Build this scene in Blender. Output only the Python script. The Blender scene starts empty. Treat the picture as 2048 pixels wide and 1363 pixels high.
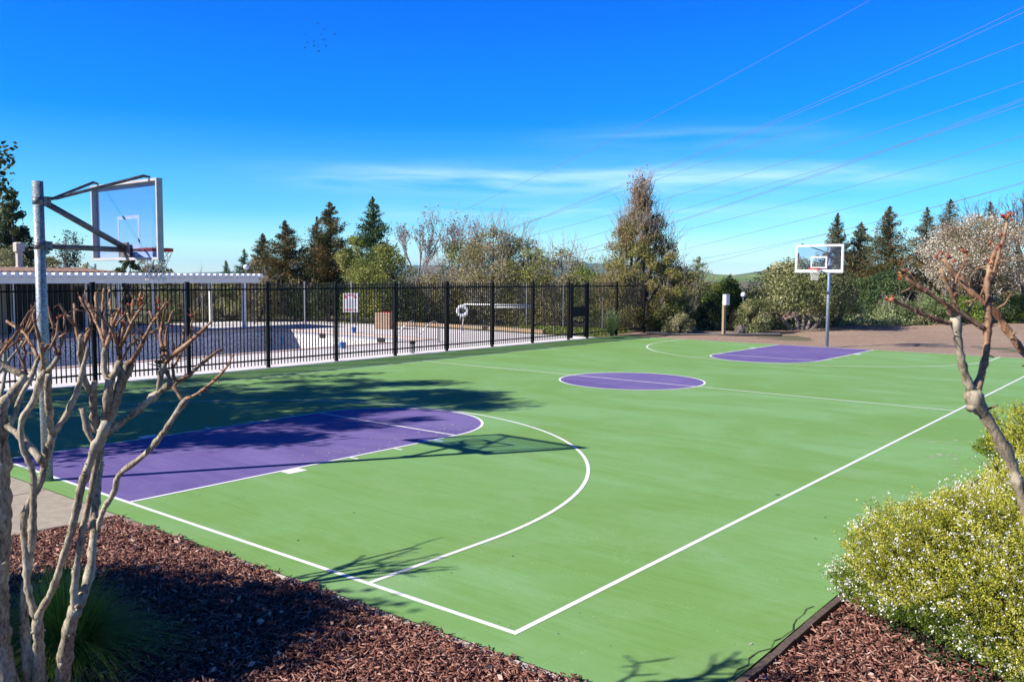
import bpy, math, random
import numpy as np
from mathutils import Vector, Matrix
random.seed(7)
RNG = np.random.default_rng(7)
S = bpy.context.scene
COL = S.collection
R = math.radians

# ------------------------------------------------------------------ camera
F_PX, CX, CY = 1735.04, 1024.0, 681.5
CP = np.array([11.715, -5.0134, 2.7108])
CR = np.array([0.77733369, 0.62905603, 0.0063916])
CU = np.array([-0.05225953, 0.05444621, 0.99714821])
CD = np.array([-0.6269141, 0.77545091, -0.07519704])
cam_d = bpy.data.cameras.new('camera'); cam = bpy.data.objects.new('camera', cam_d); COL.objects.link(cam)
cam_d.sensor_width = 36; cam_d.lens = F_PX * 36 / 2048
cam_d.clip_start = 0.1; cam_d.clip_end = 20000
cam_d.dof.use_dof = True; cam_d.dof.focus_distance = 13.0; cam_d.dof.aperture_fstop = 9.0
M = Matrix(((CR[0], CU[0], -CD[0], CP[0]), (CR[1], CU[1], -CD[1], CP[1]), (CR[2], CU[2], -CD[2], CP[2]), (0, 0, 0, 1)))
cam.matrix_world = M
S.camera = cam
S.render.resolution_x = 1024; S.render.resolution_y = 681

# ------------------------------------------------------------------ light
SUN_TO = Vector((-0.82, -1.335, 1.0)).normalized()
SUN_EL = math.asin(SUN_TO.z); SUN_AZ = math.atan2(SUN_TO.x, SUN_TO.y)
sd = bpy.data.lights.new('sun', 'SUN'); sd.energy = 4.6; sd.angle = R(0.5); sd.color = (1.0, 0.95, 0.87)
sun = bpy.data.objects.new('sun', sd); COL.objects.link(sun)
sun.rotation_euler = SUN_TO.to_track_quat('Z', 'Y').to_euler(); sun.location = (-30, -50, 40)
S.view_settings.view_transform = 'Standard'; S.view_settings.look = 'None'
S.view_settings.exposure = 0.82; S.view_settings.gamma = 1

W = bpy.data.worlds.new('World'); S.world = W; W.use_nodes = True
nt = W.node_tree; nt.nodes.clear()
def wn(t, **k):
    n = nt.nodes.new(t)
    for a, b in k.items(): setattr(n, a, b)
    return n
def wm(op, a, b=None, c=None, clamp=False):
    n = wn('ShaderNodeMath', operation=op, use_clamp=clamp)
    for i, v in enumerate((a, b, c)):
        if v is None: continue
        if isinstance(v, (int, float)): n.inputs[i].default_value = v
        else: nt.links.new(v, n.inputs[i])
    return n.outputs[0]
out = wn('ShaderNodeOutputWorld'); bg = wn('ShaderNodeBackground'); bg.inputs[1].default_value = 0.15
sky = wn('ShaderNodeTexSky', sky_type='NISHITA', sun_disc=False, sun_elevation=SUN_EL, sun_rotation=SUN_AZ,
         altitude=100, air_density=1.0, dust_density=0.3, ozone_density=2.0)
tc = wn('ShaderNodeTexCoord'); sep = wn('ShaderNodeSeparateXYZ'); nt.links.new(tc.outputs['Generated'], sep.inputs[0])
el = wm('ARCSINE', sep.outputs[2])                      # elevation, radians
az = wm('ARCTAN2', sep.outputs[0], sep.outputs[1])
ramp = wn('ShaderNodeValToRGB'); e = ramp.color_ramp
nt.links.new(wm('DIVIDE', el, 0.6, clamp=True), ramp.inputs[0])
SKYR = [(0.0, (0.74, 0.90, 1.0)), (0.04, (0.46, 0.74, 0.94)), (0.116, (0.16, 0.51, 0.82)), (0.285, (0.007, 0.322, 0.76)), (0.395, (0.006, 0.30, 0.86)), (0.515, (0.003, 0.262, 0.96)), (0.72, (0.003, 0.11, 0.50)), (1.0, (0.003, 0.045, 0.22))]
while len(e.elements) < len(SKYR): e.elements.new(0.5)
for i, (p_, c_) in enumerate(SKYR): e.elements[i].position = p_; e.elements[i].color = (*c_, 1)
mul = wn('ShaderNodeMix', data_type='RGBA', blend_type='MULTIPLY'); mul.inputs[0].default_value = 1
nt.links.new(sky.outputs[0], mul.inputs[6]); nt.links.new(ramp.outputs[0], mul.inputs[7])
# thin cirrus, laid out by compass direction and elevation
comb = wn('ShaderNodeCombineXYZ')
nt.links.new(wm('MULTIPLY', az, 5.0), comb.inputs[0]); nt.links.new(wm('MULTIPLY', el, 55.0), comb.inputs[1])
nz = wn('ShaderNodeTexNoise'); nz.inputs['Scale'].default_value = 1.0; nz.inputs['Detail'].default_value = 6; nz.inputs['Roughness'].default_value = 0.55
nz.inputs['Distortion'].default_value = 0.3
nt.links.new(comb.outputs[0], nz.inputs[0])
def band(e0, w, a0, aw, amp):
    g = wm('POWER', 2.718, wm('MULTIPLY', wm('POWER', wm('ABSOLUTE', wm('DIVIDE', wm('SUBTRACT', el, R(e0)), R(w))), 2.0), -1.0))
    h = wm('POWER', 2.718, wm('MULTIPLY', wm('POWER', wm('ABSOLUTE', wm('DIVIDE', wm('SUBTRACT', az, R(a0)), R(aw))), 4.0), -1.0))
    return wm('MULTIPLY', wm('MULTIPLY', g, h), amp)
bands = wm('ADD', wm('ADD', band(6.15, 0.85, -33, 19, 1.35), band(4.1, 0.6, -33, 16, 0.9)), wm('ADD', band(1.6, 1.2, -38, 32, 0.6), band(8.8, 0.8, -28, 9, 0.28)))
nf = wm('MULTIPLY', wm('SUBTRACT', nz.outputs[0], 0.33), 2.6, clamp=True)
cf = wm('MULTIPLY', wm('MULTIPLY', bands, nf), 0.50, clamp=True)
cmix = wn('ShaderNodeMix', data_type='RGBA'); nt.links.new(cf, cmix.inputs[0])
nt.links.new(mul.outputs[2], cmix.inputs[6]); cmix.inputs[7].default_value = (3.9, 5.0, 5.6, 1)
nt.links.new(cmix.outputs[2], bg.inputs[0]); nt.links.new(bg.outputs[0], out.inputs[0])

# ------------------------------------------------------------------ helpers
def at(px, py, D):
    return CP + D * (CD + CR * (px - CX) / F_PX + CU * (CY - py) / F_PX)
def ground(px, py, z=0.0):
    ray = CD + CR * (px - CX) / F_PX + CU * (CY - py) / F_PX
    return CP + ray * ((z - CP[2]) / ray[2])
def depth(P): return float((np.array(P) - CP) @ CD)
def foot(px, D, z=0.0):
    """ground point seen in column px at depth D"""
    k = CD + CR * (px - CX) / F_PX
    t = (z - CP[2] - D * k[2]) / (D * CU[2])
    P = CP + D * (k + CU * t); return P
def ztop(px, py, D): return float(at(px, py, D)[2])

def tag(o, label=None, cat=None, group=None, kind=None):
    if label: o['label'] = label
    if cat: o['category'] = cat
    if group: o['group'] = group
    if kind: o['kind'] = kind
    return o
def thing(name, label, cat, loc=(0, 0, 0), rz=0, group=None):
    o = bpy.data.objects.new(name, None); COL.objects.link(o); o.empty_display_size = 0.2
    o.location = loc; o.rotation_euler = (0, 0, rz)
    return tag(o, label, cat, group)
def copy_tree(o, parent=None):
    c = o.copy(); COL.objects.link(c)
    if parent: c.parent = parent
    for ch in list(o.children): copy_tree(ch, c)
    return c

class MB:
    def __init__(s): s.v = []; s.f = []; s.mi = []
    def face(s, pts, mi=0):
        n = len(s.v); s.v += [tuple(p) for p in pts]; s.f.append(tuple(range(n, n + len(pts)))); s.mi.append(mi)
    def box(s, c, d, rz=0, mi=0, rot=None):
        n = len(s.v); m = Matrix.Rotation(rz, 3, 'Z') if rot is None else rot
        for z in (-1, 1):
            for y in (-1, 1):
                for x in (-1, 1):
                    p = m @ Vector((x * d[0] / 2, y * d[1] / 2, z * d[2] / 2)); s.v.append((c[0] + p.x, c[1] + p.y, c[2] + p.z))
        for q in ((0, 2, 3, 1), (4, 5, 7, 6), (0, 1, 5, 4), (2, 6, 7, 3), (0, 4, 6, 2), (1, 3, 7, 5)):
            s.f.append(tuple(n + i for i in q)); s.mi.append(mi)
    def bar(s, a, b, w, h=None, mi=0):
        a = Vector(a); b = Vector(b); d = b - a
        q = d.to_track_quat('Z', 'Y').to_matrix()
        s.box((a + b) / 2, (w, h or w, d.length), rot=q, mi=mi)
    def tube(s, pts, rad, seg=8, mi=0, cap=True, jit=0.0):
        pts = [Vector(p) for p in pts]
        if not hasattr(rad, '__len__'): rad = [rad] * len(pts)
        rings = []; up = Vector((0.13, 0.21, 1)).normalized(); prev = None
        for i, p in enumerate(pts):
            t = (pts[min(i + 1, len(pts) - 1)] - pts[max(i - 1, 0)])
            if t.length < 1e-9: t = Vector((0, 0, 1))
            t.normalize()
            if prev is None:
                a = t.cross(up)
                if a.length < 0.1: a = t.cross(Vector((1, 0, 0)))
            else: a = prev - t * prev.dot(t)
            a.normalize(); prev = a; b = t.cross(a)
            n = len(s.v); rings.append(n)
            for k in range(seg):
                an = 2 * math.pi * k / seg; r = rad[i] * (1 + (random.uniform(-jit, jit) if jit else 0))
                s.v.append(tuple(p + (a * math.cos(an) + b * math.sin(an)) * r))
        for i in range(len(rings) - 1):
            for k in range(seg):
                s.f.append((rings[i] + k, rings[i] + (k + 1) % seg, rings[i + 1] + (k + 1) % seg, rings[i + 1] + k)); s.mi.append(mi)
        if cap:
            s.f.append(tuple(rings[0] + k for k in reversed(range(seg)))); s.mi.append(mi)
            s.f.append(tuple(rings[-1] + k for k in range(seg))); s.mi.append(mi)
    def lathe(s, prof, c=(0, 0, 0), seg=24, mi=0):
        n0 = len(s.v)
        for r, z in prof:
            for k in range(seg):
                an = 2 * math.pi * k / seg; s.v.append((c[0] + r * math.cos(an), c[1] + r * math.sin(an), c[2] + z))
        for i in range(len(prof) - 1):
            for k in range(seg):
                s.f.append((n0 + i * seg + k, n0 + i * seg + (k + 1) % seg, n0 + (i + 1) * seg + (k + 1) % seg, n0 + (i + 1) * seg + k)); s.mi.append(mi)
        s.f.append(tuple(n0 + k for k in reversed(range(seg)))); s.mi.append(mi)
        s.f.append(tuple(n0 + (len(prof) - 1) * seg + k for k in range(seg))); s.mi.append(mi)
    def build(s, name, mats, parent=None, smooth=False, bevel=0):
        me = bpy.data.meshes.new(name); me.from_pydata(s.v, [], s.f)
        if not isinstance(mats, (list, tuple)): mats = [mats]
        for m in mats: me.materials.append(m)
        me.polygons.foreach_set('material_index', s.mi)
        if smooth: me.polygons.foreach_set('use_smooth', [True] * len(s.f))
        me.update()
        o = bpy.data.objects.new(name, me); COL.objects.link(o)
        if parent: o.parent = parent
        if bevel:
            b = o.modifiers.new('bevel', 'BEVEL'); b.width = bevel; b.segments = 2; b.limit_method = 'ANGLE'
        return o

def np_mesh(name, verts, faces, mat, parent=None, tone=None, smooth=False):
    """verts (N,3), faces (M,k)"""
    verts = np.asarray(verts, dtype=np.float32); faces = np.asarray(faces, dtype=np.int32)
    k = faces.shape[1]; me = bpy.data.meshes.new(name)
    me.vertices.add(len(verts)); me.vertices.foreach_set('co', verts.ravel())
    me.loops.add(faces.size); me.loops.foreach_set('vertex_index', faces.ravel())
    me.polygons.add(len(faces)); me.polygons.foreach_set('loop_start', np.arange(0, faces.size, k, dtype=np.int32))
    try: me.polygons.foreach_set('loop_total', np.full(len(faces), k, dtype=np.int32))
    except Exception: pass
    if smooth: me.polygons.foreach_set('use_smooth', [True] * len(faces))
    if tone is not None:
        a = me.attributes.new('tone', 'FLOAT', 'POINT'); a.data.foreach_set('value', np.asarray(tone, dtype=np.float32))
    me.update(calc_edges=True); me.validate()
    for m in (mat if isinstance(mat, (list, tuple)) else [mat]): me.materials.append(m)
    o = bpy.data.objects.new(name, me); COL.objects.link(o)
    if parent: o.parent = parent
    return o

def quads(P, size, rng, aspect=1.6, up=0.0, dirs=None):
    """leaf shaped quads (diamonds) at points P, random orientation; dirs = long axis"""
    n = len(P); a = rng.normal(size=(n, 3)) if dirs is None else dirs + rng.normal(size=(n, 3)) * 0.35
    a[:, 2] += up; a /= np.linalg.norm(a, axis=1)[:, None] + 1e-9
    b = np.cross(a, rng.normal(size=(n, 3))); b /= np.linalg.norm(b, axis=1)[:, None] + 1e-9
    s = (size * rng.uniform(0.6, 1.3, n))[:, None]
    V = np.stack([P - a * s * 0.5, P + b * s * 0.5 / aspect, P + a * s * 0.5, P - b * s * 0.5 / aspect], 1).reshape(-1, 3)
    return V, np.arange(4 * n).reshape(n, 4)

# ------------------------------------------------------------------ materials
def mat_new(name):
    m = bpy.data.materials.new(name); m.use_nodes = True; n = m.node_tree
    b = n.nodes['Principled BSDF']; return m, n, b
def link(n, a, b): n.links.new(a, b)
def noise(n, scale, detail=5, rough=0.6, vec=None, dist=0, stretch=None, coord='Object'):
    t = n.nodes.new('ShaderNodeTexNoise'); t.inputs['Scale'].default_value = scale; t.inputs['Detail'].default_value = detail
    t.inputs['Roughness'].default_value = rough; t.inputs['Distortion'].default_value = dist
    c = n.nodes.new('ShaderNodeTexCoord'); src = c.outputs[coord]
    if stretch is not None:
        mp = n.nodes.new('ShaderNodeMapping'); mp.inputs['Scale'].default_value = stretch[:3]
        if len(stretch) > 3: mp.inputs['Rotation'].default_value = (0, 0, stretch[3])
        link(n, src, mp.inputs[0]); src = mp.outputs[0]
    link(n, src, t.inputs[0]); return t
def rampn(n, fac, stops):
    r = n.nodes.new('ShaderNodeValToRGB'); el_ = r.color_ramp.elements
    while len(el_) < len(stops): el_.new(0.5)
    for i, (p, c) in enumerate(stops):
        el_[i].position = p; el_[i].color = (*c, 1) if len(c) == 3 else c
    link(n, fac, r.inputs[0]); return r.outputs[0]
def mixc(n, f, a, b, blend='MIX'):
    x = n.nodes.new('ShaderNodeMix'); x.data_type = 'RGBA'; x.blend_type = blend
    for i, v in ((0, f), (6, a), (7, b)):
        if isinstance(v, (int, float)): x.inputs[i].default_value = v
        elif isinstance(v, tuple): x.inputs[i].default_value = (*v, 1)
        else: link(n, v, x.inputs[i])
    return x.outputs[2]
def bump(n, b, h, strength, dist=0.02):
    u = n.nodes.new('ShaderNodeBump'); u.inputs['Strength'].default_value = strength; u.inputs['Distance'].default_value = dist
    link(n, h, u.inputs['Height']); link(n, u.outputs[0], b.inputs['Normal'])
def simple(name, c1, c2=None, scale=8, rough=0.6, metal=0, bmp=0, bscale=None, spec=0.5, lo=0.35, hi=0.65, stretch=None, bdist=0.01):
    m, n, b = mat_new(name); b.inputs['Roughness'].default_value = rough; b.inputs['Metallic'].default_value = metal
    b.inputs['Specular IOR Level'].default_value = spec
    t = noise(n, scale, stretch=stretch)
    link(n, rampn(n, t.outputs[0], [(lo, c1), (hi, c2 or tuple(x * 0.85 for x in c1))]), b.inputs['Base Color'])
    if bmp:
        t2 = noise(n, bscale or scale * 3, 6); bump(n, b, t2.outputs[0], bmp, bdist)
    return m
def leafmat(name, cols, trans=0.25, rough=0.6):
    m, n, b = mat_new(name); at_ = n.nodes.new('ShaderNodeAttribute'); at_.attribute_name = 'tone'
    c = rampn(n, at_.outputs['Fac'], [(i / (len(cols) - 1), x) for i, x in enumerate(cols)])
    link(n, c, b.inputs['Base Color']); b.inputs['Roughness'].default_value = rough; b.inputs['Specular IOR Level'].default_value = 0.25
    tr = n.nodes.new('ShaderNodeBsdfTranslucent'); link(n, c, tr.inputs[0])
    mx = n.nodes.new('ShaderNodeMixShader'); mx.inputs[0].default_value = trans
    link(n, b.outputs[0], mx.inputs[1]); link(n, tr.outputs[0], mx.inputs[2])
    link(n, mx.outputs[0], n.nodes['Material Output'].inputs[0]); return m

def court_paint(name, base, dark, light):
    m, n, b = mat_new(name); b.inputs['Roughness'].default_value = 0.75; b.inputs['Specular IOR Level'].default_value = 0.25
    a = noise(n, 0.45, 6, 0.62, stretch=(0.45, 1, 1, 0.3), dist=1.2)
    c = rampn(n, a.outputs[0], [(0.40, dark), (0.5, base), (0.60, light)])
    st = noise(n, 1.0, 4, 0.65, stretch=(0.5, 7.0, 1, R(6)), dist=0.4)      # squeegee streaks of the coating
    c = mixc(n, 0.22, c, rampn(n, st.outputs[0], [(0.38, dark), (0.62, light)]))
    st2 = noise(n, 1.0, 5, 0.7, stretch=(0.7, 24.0, 1, R(9)), dist=0.3)
    c = mixc(n, 0.14, c, rampn(n, st2.outputs[0], [(0.38, tuple(x * .8 for x in dark)), (0.62, tuple(x * 1.15 for x in light))]))
    dst = noise(n, 0.9, 7, 0.72, dist=.6); c = mixc(n, rampn(n, dst.outputs[0], [(0.5, (0, 0, 0)), (0.75, (.45, .45, .45))]), c, tuple(min(1, x * .8 + .13) for x in base))
    sp = noise(n, 38, 3, 0.7)
    scuff = noise(n, 1.3, 6, 0.75, dist=1.5)
    f = rampn(n, scuff.outputs[0], [(0.54, (0, 0, 0)), (0.66, (1, 1, 1))])
    f2 = rampn(n, sp.outputs[0], [(0.58, (0, 0, 0)), (0.64, (1, 1, 1))])
    k = n.nodes.new('ShaderNodeMath'); k.operation = 'MULTIPLY'; link(n, f, k.inputs[0]); link(n, f2, k.inputs[1])
    k2 = n.nodes.new('ShaderNodeMath'); k2.operation = 'MULTIPLY'; link(n, k.outputs[0], k2.inputs[0]); k2.inputs[1].default_value = 0.8
    c = mixc(n, k2.outputs[0], c, tuple(min(1, x * 1.5 + 0.12) for x in base))
    sp2 = noise(n, 55, 2, 0.5); f3 = rampn(n, sp2.outputs[0], [(0.27, (1, 1, 1)), (0.29, (0, 0, 0))])
    c = mixc(n, f3, c, tuple(x * 0.35 for x in base))
    link(n, c, b.inputs['Base Color'])
    g = noise(n, 220, 3, 0.7); bump(n, b, g.outputs[0], 0.25, 0.004)
    return m
M_GREEN = court_paint('court_green', (0.192, 0.368, 0.106), (0.177, 0.328, 0.072), (0.220, 0.415, 0.155))
M_PURPLE = court_paint('court_purple', (0.155, 0.112, 0.30), (0.13, 0.092, 0.265), (0.195, 0.15, 0.35))
M_LINE = simple('line_paint', (0.86, 0.86, 0.84), (0.78, 0.78, 0.76), scale=6, rough=0.6, lo=0.4, hi=0.75)
M_BLACK = simple('black_powder_coat', (0.006, 0.005, 0.004), (0.012, 0.009, 0.007), scale=10, rough=0.5, spec=0.15)
M_GALV = simple('galvanised_steel', (0.17, 0.20, 0.22), (0.36, 0.41, 0.44), scale=38, rough=0.5, metal=0.3, bmp=0.05, lo=.42, hi=.58)
M_GALVD = simple('weathered_steel', (0.10, 0.10, 0.11), (0.24, 0.22, 0.22), scale=14, rough=0.5, metal=0.5)
M_WHITE = simple('white_paint', (0.80, 0.80, 0.80), (0.72, 0.72, 0.73), scale=5, rough=0.5)
M_RIM = simple('orange_red_paint', (0.75, 0.02, 0.012), (0.6, 0.02, 0.015), scale=20, rough=0.4)
M_NET = simple('net_cord', (0.80, 0.76, 0.70), (0.6, 0.57, 0.52), scale=60, rough=0.8)
M_CONC = simple('concrete_pad', (0.44, 0.375, 0.285), (0.33, 0.28, 0.205), scale=7, rough=0.85, bmp=0.25, bscale=70, lo=0.3, hi=0.7)
M_DECK = simple('pool_deck_concrete', (0.80, 0.755, 0.73), (0.69, 0.65, 0.64), scale=1.5, rough=0.8, bmp=0.1, bscale=60)
M_COPE = simple('coping_stone', (0.55, 0.36, 0.30), (0.65, 0.5, 0.44), scale=8, rough=0.75)
M_ASPH = simple('path_gravel', (0.20, 0.19, 0.19), (0.13, 0.12, 0.12), scale=12, rough=0.95, bmp=0.3, bscale=80)
M_WOOD = simple('weathered_timber', (0.16, 0.11, 0.08), (0.07, 0.05, 0.04), scale=14, rough=0.85, bmp=0.4, bscale=40, stretch=(1, 6, 1))
M_STRIP = simple('pale_concrete_edge', (0.62, 0.54, 0.46), (0.42, 0.35, 0.28), scale=9, rough=0.9, bmp=0.4, bscale=60)
M_TIMB = simple('bleached_timber', (0.34, 0.26, 0.20), (0.24, 0.18, 0.14), scale=10, rough=0.9, bmp=0.3, bscale=60)

def dirt_mat():
    m, n, b = mat_new('bare_dirt'); b.inputs['Roughness'].default_value = 0.95; b.inputs['Specular IOR Level'].default_value = 0.1
    a = noise(n, 0.5, 6, 0.6); g = noise(n, 9, 5, 0.7)
    c = rampn(n, a.outputs[0], [(0.35, (0.30, 0.215, 0.155)), (0.65, (0.39, 0.29, 0.215))])
    c = mixc(n, 0.55, c, rampn(n, g.outputs[0], [(0.35, (0.19, 0.12, 0.08)), (0.6, (0.46, 0.33, 0.25))]))
    link(n, c, b.inputs['Base Color']); h = noise(n, 12, 6, 0.7); bump(n, b, h.outputs[0], 0.8, 0.05); return m
M_DIRT = dirt_mat()
M_FIELD = simple('rough_ground', (0.10, 0.11, 0.05), (0.16, 0.12, 0.07), scale=0.3, rough=0.95)
M_SOIL = simple('mulch_soil', (0.035, 0.016, 0.012), (0.075, 0.032, 0.022), scale=30, rough=0.95, bmp=0.8, bscale=60, bdist=0.03)
M_CHIP = leafmat('bark_chip', [(0.03, 0.014, 0.010), (0.14, 0.053, 0.038), (0.27, 0.115, 0.083), (0.42, 0.225, 0.165), (0.56, 0.42, 0.34)], trans=0.0, rough=0.75)

def pebble_mat():
    m, n, b = mat_new('pool_pebble_plaster'); b.inputs['Roughness'].default_value = 0.7
    v = n.nodes.new('ShaderNodeTexVoronoi'); v.inputs['Scale'].default_value = 7; v.inputs['Randomness'].default_value = 1
    c0 = n.nodes.new('ShaderNodeTexCoord'); link(n, c0.outputs['Object'], v.inputs[0])
    pn = noise(n, 15, 2, 0.6); c = rampn(n, pn.outputs[0], [(0.42, (0.16, 0.16, 0.19)), (0.52, (0.90, 0.86, 0.82))])
    g = noise(n, 4, 5, 0.7); c = mixc(n, 0.12, c, rampn(n, g.outputs[0], [(0.4, (0.35, 0.34, 0.36)), (0.6, (0.85, 0.82, 0.78))]))
    link(n, c, b.inputs['Base Color']); return m
M_PEB = pebble_mat()

def glass_mat():
    m, n, b = mat_new('backboard_glass'); n.nodes.remove(b)
    t = n.nodes.new('ShaderNodeBsdfTransparent'); t.inputs[0].default_value = (0.80, 0.86, 0.97, 1)
    g = n.nodes.new('ShaderNodeBsdfGlossy'); g.inputs['Roughness'].default_value = 0.03; g.inputs[0].default_value = (0.9, 0.95, 1, 1)
    d = n.nodes.new('ShaderNodeBsdfDiffuse'); d.inputs[0].default_value = (0.5, 0.55, 0.7, 1)
    mx = n.nodes.new('ShaderNodeMixShader'); mx.inputs[0].default_value = 0.05; link(n, t.outputs[0], mx.inputs[1]); link(n, g.outputs[0], mx.inputs[2])
    s = noise(n, 30, 4, 0.7); f = rampn(n, s.outputs[0], [(0.5, (0.02, 0.02, 0.02)), (0.75, (0.09, 0.09, 0.09))])
    m2 = n.nodes.new('ShaderNodeMixShader'); link(n, f, m2.inputs[0]); link(n, mx.outputs[0], m2.inputs[1]); link(n, d.outputs[0], m2.inputs[2])
    link(n, m2.outputs[0], n.nodes['Material Output'].inputs[0]); return m
M_GLASS = glass_mat()

def bark_mat(name, c1, c2, c3, scale=6):
    m, n, b = mat_new(name); b.inputs['Roughness'].default_value = 0.7; b.inputs['Specular IOR Level'].default_value = 0.3
    a = noise(n, scale, 5, 0.6, stretch=(1, 1, 0.25), dist=0.8); g = noise(n, 70, 4, 0.7, stretch=(1, 1, 0.4))
    c = rampn(n, a.outputs[0], [(0.34, c1), (0.48, c2), (0.62, c3)])
    c = mixc(n, 0.45, c, rampn(n, g.outputs[0], [(0.38, tuple(x * 0.5 for x in c1)), (0.58, c3)]))
    link(n, c, b.inputs['Base Color']); bump(n, b, noise(n, 26, 6, 0.7, stretch=(1, 1, 0.4)).outputs[0], 0.6, 0.012); return m
M_CRAPE = bark_mat('crape_bark', (0.09, 0.058, 0.034), (0.26, 0.195, 0.12), (0.56, 0.48, 0.34), 11)
M_TWIG = bark_mat('young_twig_bark', (0.08, 0.028, 0.015), (0.22, 0.095, 0.048), (0.44, 0.28, 0.16), 18)
M_BARK = bark_mat('dark_bark', (0.06, 0.045, 0.035), (0.10, 0.08, 0.06), (0.15, 0.12, 0.095))
M_PALEB = bark_mat('pale_bare_bark', (0.22, 0.17, 0.15), (0.32, 0.26, 0.23), (0.42, 0.35, 0.31))
M_BUD = leafmat('red_bud', [(0.22, 0.03, 0.02), (0.42, 0.08, 0.05), (0.50, 0.26, 0.12), (0.40, 0.34, 0.10)], 0.2)

# ------------------------------------------------------------------ ground, court, paths
L, HW = 28.884, 7.65
def sheet(name, polys, z, mat, **k):
    b = MB()
    for P in polys: b.face([(x, y, z) for x, y in P])
    return tag(b.build(name, mat), kind='structure')
def rect(x0, y0, x1, y1): return [(x0, y0), (x1, y0), (x1, y1), (x0, y1)]
POOL = (-25.0, 3.6, -13.95, 21.2)
xs = [-6000, POOL[0] - 0.3, POOL[2] + 0.3, 6000]; ys = [-6000, POOL[1] - 0.3, POOL[3] + 0.3, 6000]
sheet('ground', [rect(xs[i], ys[j], xs[i + 1], ys[j + 1]) for i in range(3) for j in range(3) if (i, j) != (1, 1)], -0.03, M_FIELD)
# dirt yard beyond the court, gently rolling
def dirt_yard():
    nx, ny = 90, 60; V = []; Fc = []
    for j in range(ny + 1):
        for i in range(nx + 1):
            x = -13 + 62 * i / nx; y = 28.98 + 34 * j / ny
            z = -0.012 + 0.05 * math.sin(x * 0.7 + y * 0.4) * min(1, (y - 28.98) / 4) + 0.10 * min(1, max(0, (y - 33) / 12)) * (1 + 0.4 * math.sin(x * .3)) + (0.03 * random.random() if j > 1 else 0)
            V.append((x, y, z))
    for j in range(ny):
        for i in range(nx): a = j * (nx + 1) + i; Fc.append((a, a + 1, a + nx + 2, a + nx + 1))
    o = np_mesh('dirt_ground', V, Fc, M_DIRT, smooth=True); tag(o, kind='structure')
dirt_yard()
sheet('dirt_strip', [rect(9.45, 3.5, 60, 28.98)], -0.014, M_DIRT)
sheet('court_surface', [rect(-9.35, -0.34, 9.33, 28.97)], 0.0, M_GREEN)
sheet('pavement', [[(-9.35, -0.346), (2.30, -0.346), (2.14, -1.9), (1.6, -9), (-9.35, -9)]], -0.004, M_CONC)
b = MB()
for a_, c_ in (((-9.3, -2.2), (2.1, -2.2)), ((-2.2, -0.36), (-2.2, -9)), ((0.45, -0.36), (0.45, -9))):
    b.bar((*a_, -0.0035), (*c_, -0.0035), 0.012, 0.004)
tag(b.build('pavement_joint', M_WOOD), kind='structure')
sheet('soil', [[(2.42, -0.40), (9.33, -0.40), (9.33, -12), (1.7, -12), (1.72, -9), (2.26, -1.9)], rect(9.47, -12, 30, 3.5)], -0.016, M_SOIL)

def arc(cx, cy, r, a0, a1, n=64): return [(cx + r * math.cos(a0 + (a1 - a0) * i / n), cy + r * math.sin(a0 + (a1 - a0) * i / n)) for i in range(n + 1)]
lane = MB()
def lane_poly(flip):
    pts = [(-1.83, 0)] + [(1.83, 0)] + arc(0, 5.72, 1.83, 0, math.pi, 48)
    return [(x, (L - y) if flip else y) for x, y in pts]
for fl in (0, 1):
    P = lane_poly(fl); lane.face([(x, y, 0.0015) for x, y in (P if not fl else P[::-1])])
lane.face([(x, y, 0.0015) for x, y in arc(0, L / 2, 1.87, 0, 2 * math.pi, 72)[:-1]])
tag(lane.build('painted_lanes', M_PURPLE), kind='structure')
ln = MB()
def line(pts, w=0.052, z=0.0028):
    pts = [Vector((x, y)) for x, y in pts]; Lp = []; Rp = []
    for i, p in enumerate(pts):
        if i == 0: t = pts[1] - p; n_ = Vector((-t.y, t.x)).normalized(); k = 1
        elif i == len(pts) - 1: t = p - pts[i - 1]; n_ = Vector((-t.y, t.x)).normalized(); k = 1
        else:
            t1 = (p - pts[i - 1]).normalized(); t2 = (pts[i + 1] - p).normalized(); t = t1 + t2; n_ = Vector((-t.y, t.x)).normalized()
            k = 1 / max(0.3, n_.dot(Vector((-t1.y, t1.x))))
        Lp.append(p + n_ * w / 2 * k); Rp.append(p - n_ * w / 2 * k)
    for i in range(len(pts) - 1):
        ln.face([(Rp[i].x, Rp[i].y, z), (Rp[i + 1].x, Rp[i + 1].y, z), (Lp[i + 1].x, Lp[i + 1].y, z), (Lp[i].x, Lp[i].y, z)])
line([(-HW, 0.026), (-HW, L - 0.026)], z=0.0028); line([(HW + 0.06, 0.0), (HW + 0.06, L)], z=0.0028)
line([(-HW - 0.026, 0), (HW + 0.086, 0)], z=0.0031); line([(-HW - 0.026, L), (HW + 0.086, L)], z=0.0031)
line([(-HW + 0.026, L / 2), (HW + 0.034, L / 2)], z=0.0031)
c_ = arc(0, L / 2, 1.87, 0, 2 * math.pi, 96); line(c_, z=0.0034)
for fl in (0, 1):
    T = (lambda P: [(x, L - y) for x, y in P]) if fl else (lambda P: P)
    R3 = 6.05; YH = 1.61
    line(T([(R3, 0.026)] + arc(0, YH, R3, 0, math.pi, 110) + [(-R3, 0.026)]), z=0.0037)
    line(T([(1.83, 0.026), (1.83, 5.72)] + arc(0, 5.72, 1.83, 0, math.pi, 60)[1:] + [(-1.83, 0.026)]), z=0.004)
    line(T([(-1.80, 5.72), (1.80, 5.72)]), z=0.0034)
    for sx in (-1, 1):
        line(T([(sx * 1.857, 2.29), (sx * 2.06, 2.29)]), 0.30, z=0.0034)
        for yy in (3.38, 4.27, 5.18): line(T([(sx * 1.857, yy), (sx * 2.03, yy)]), z=0.0034)
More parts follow.
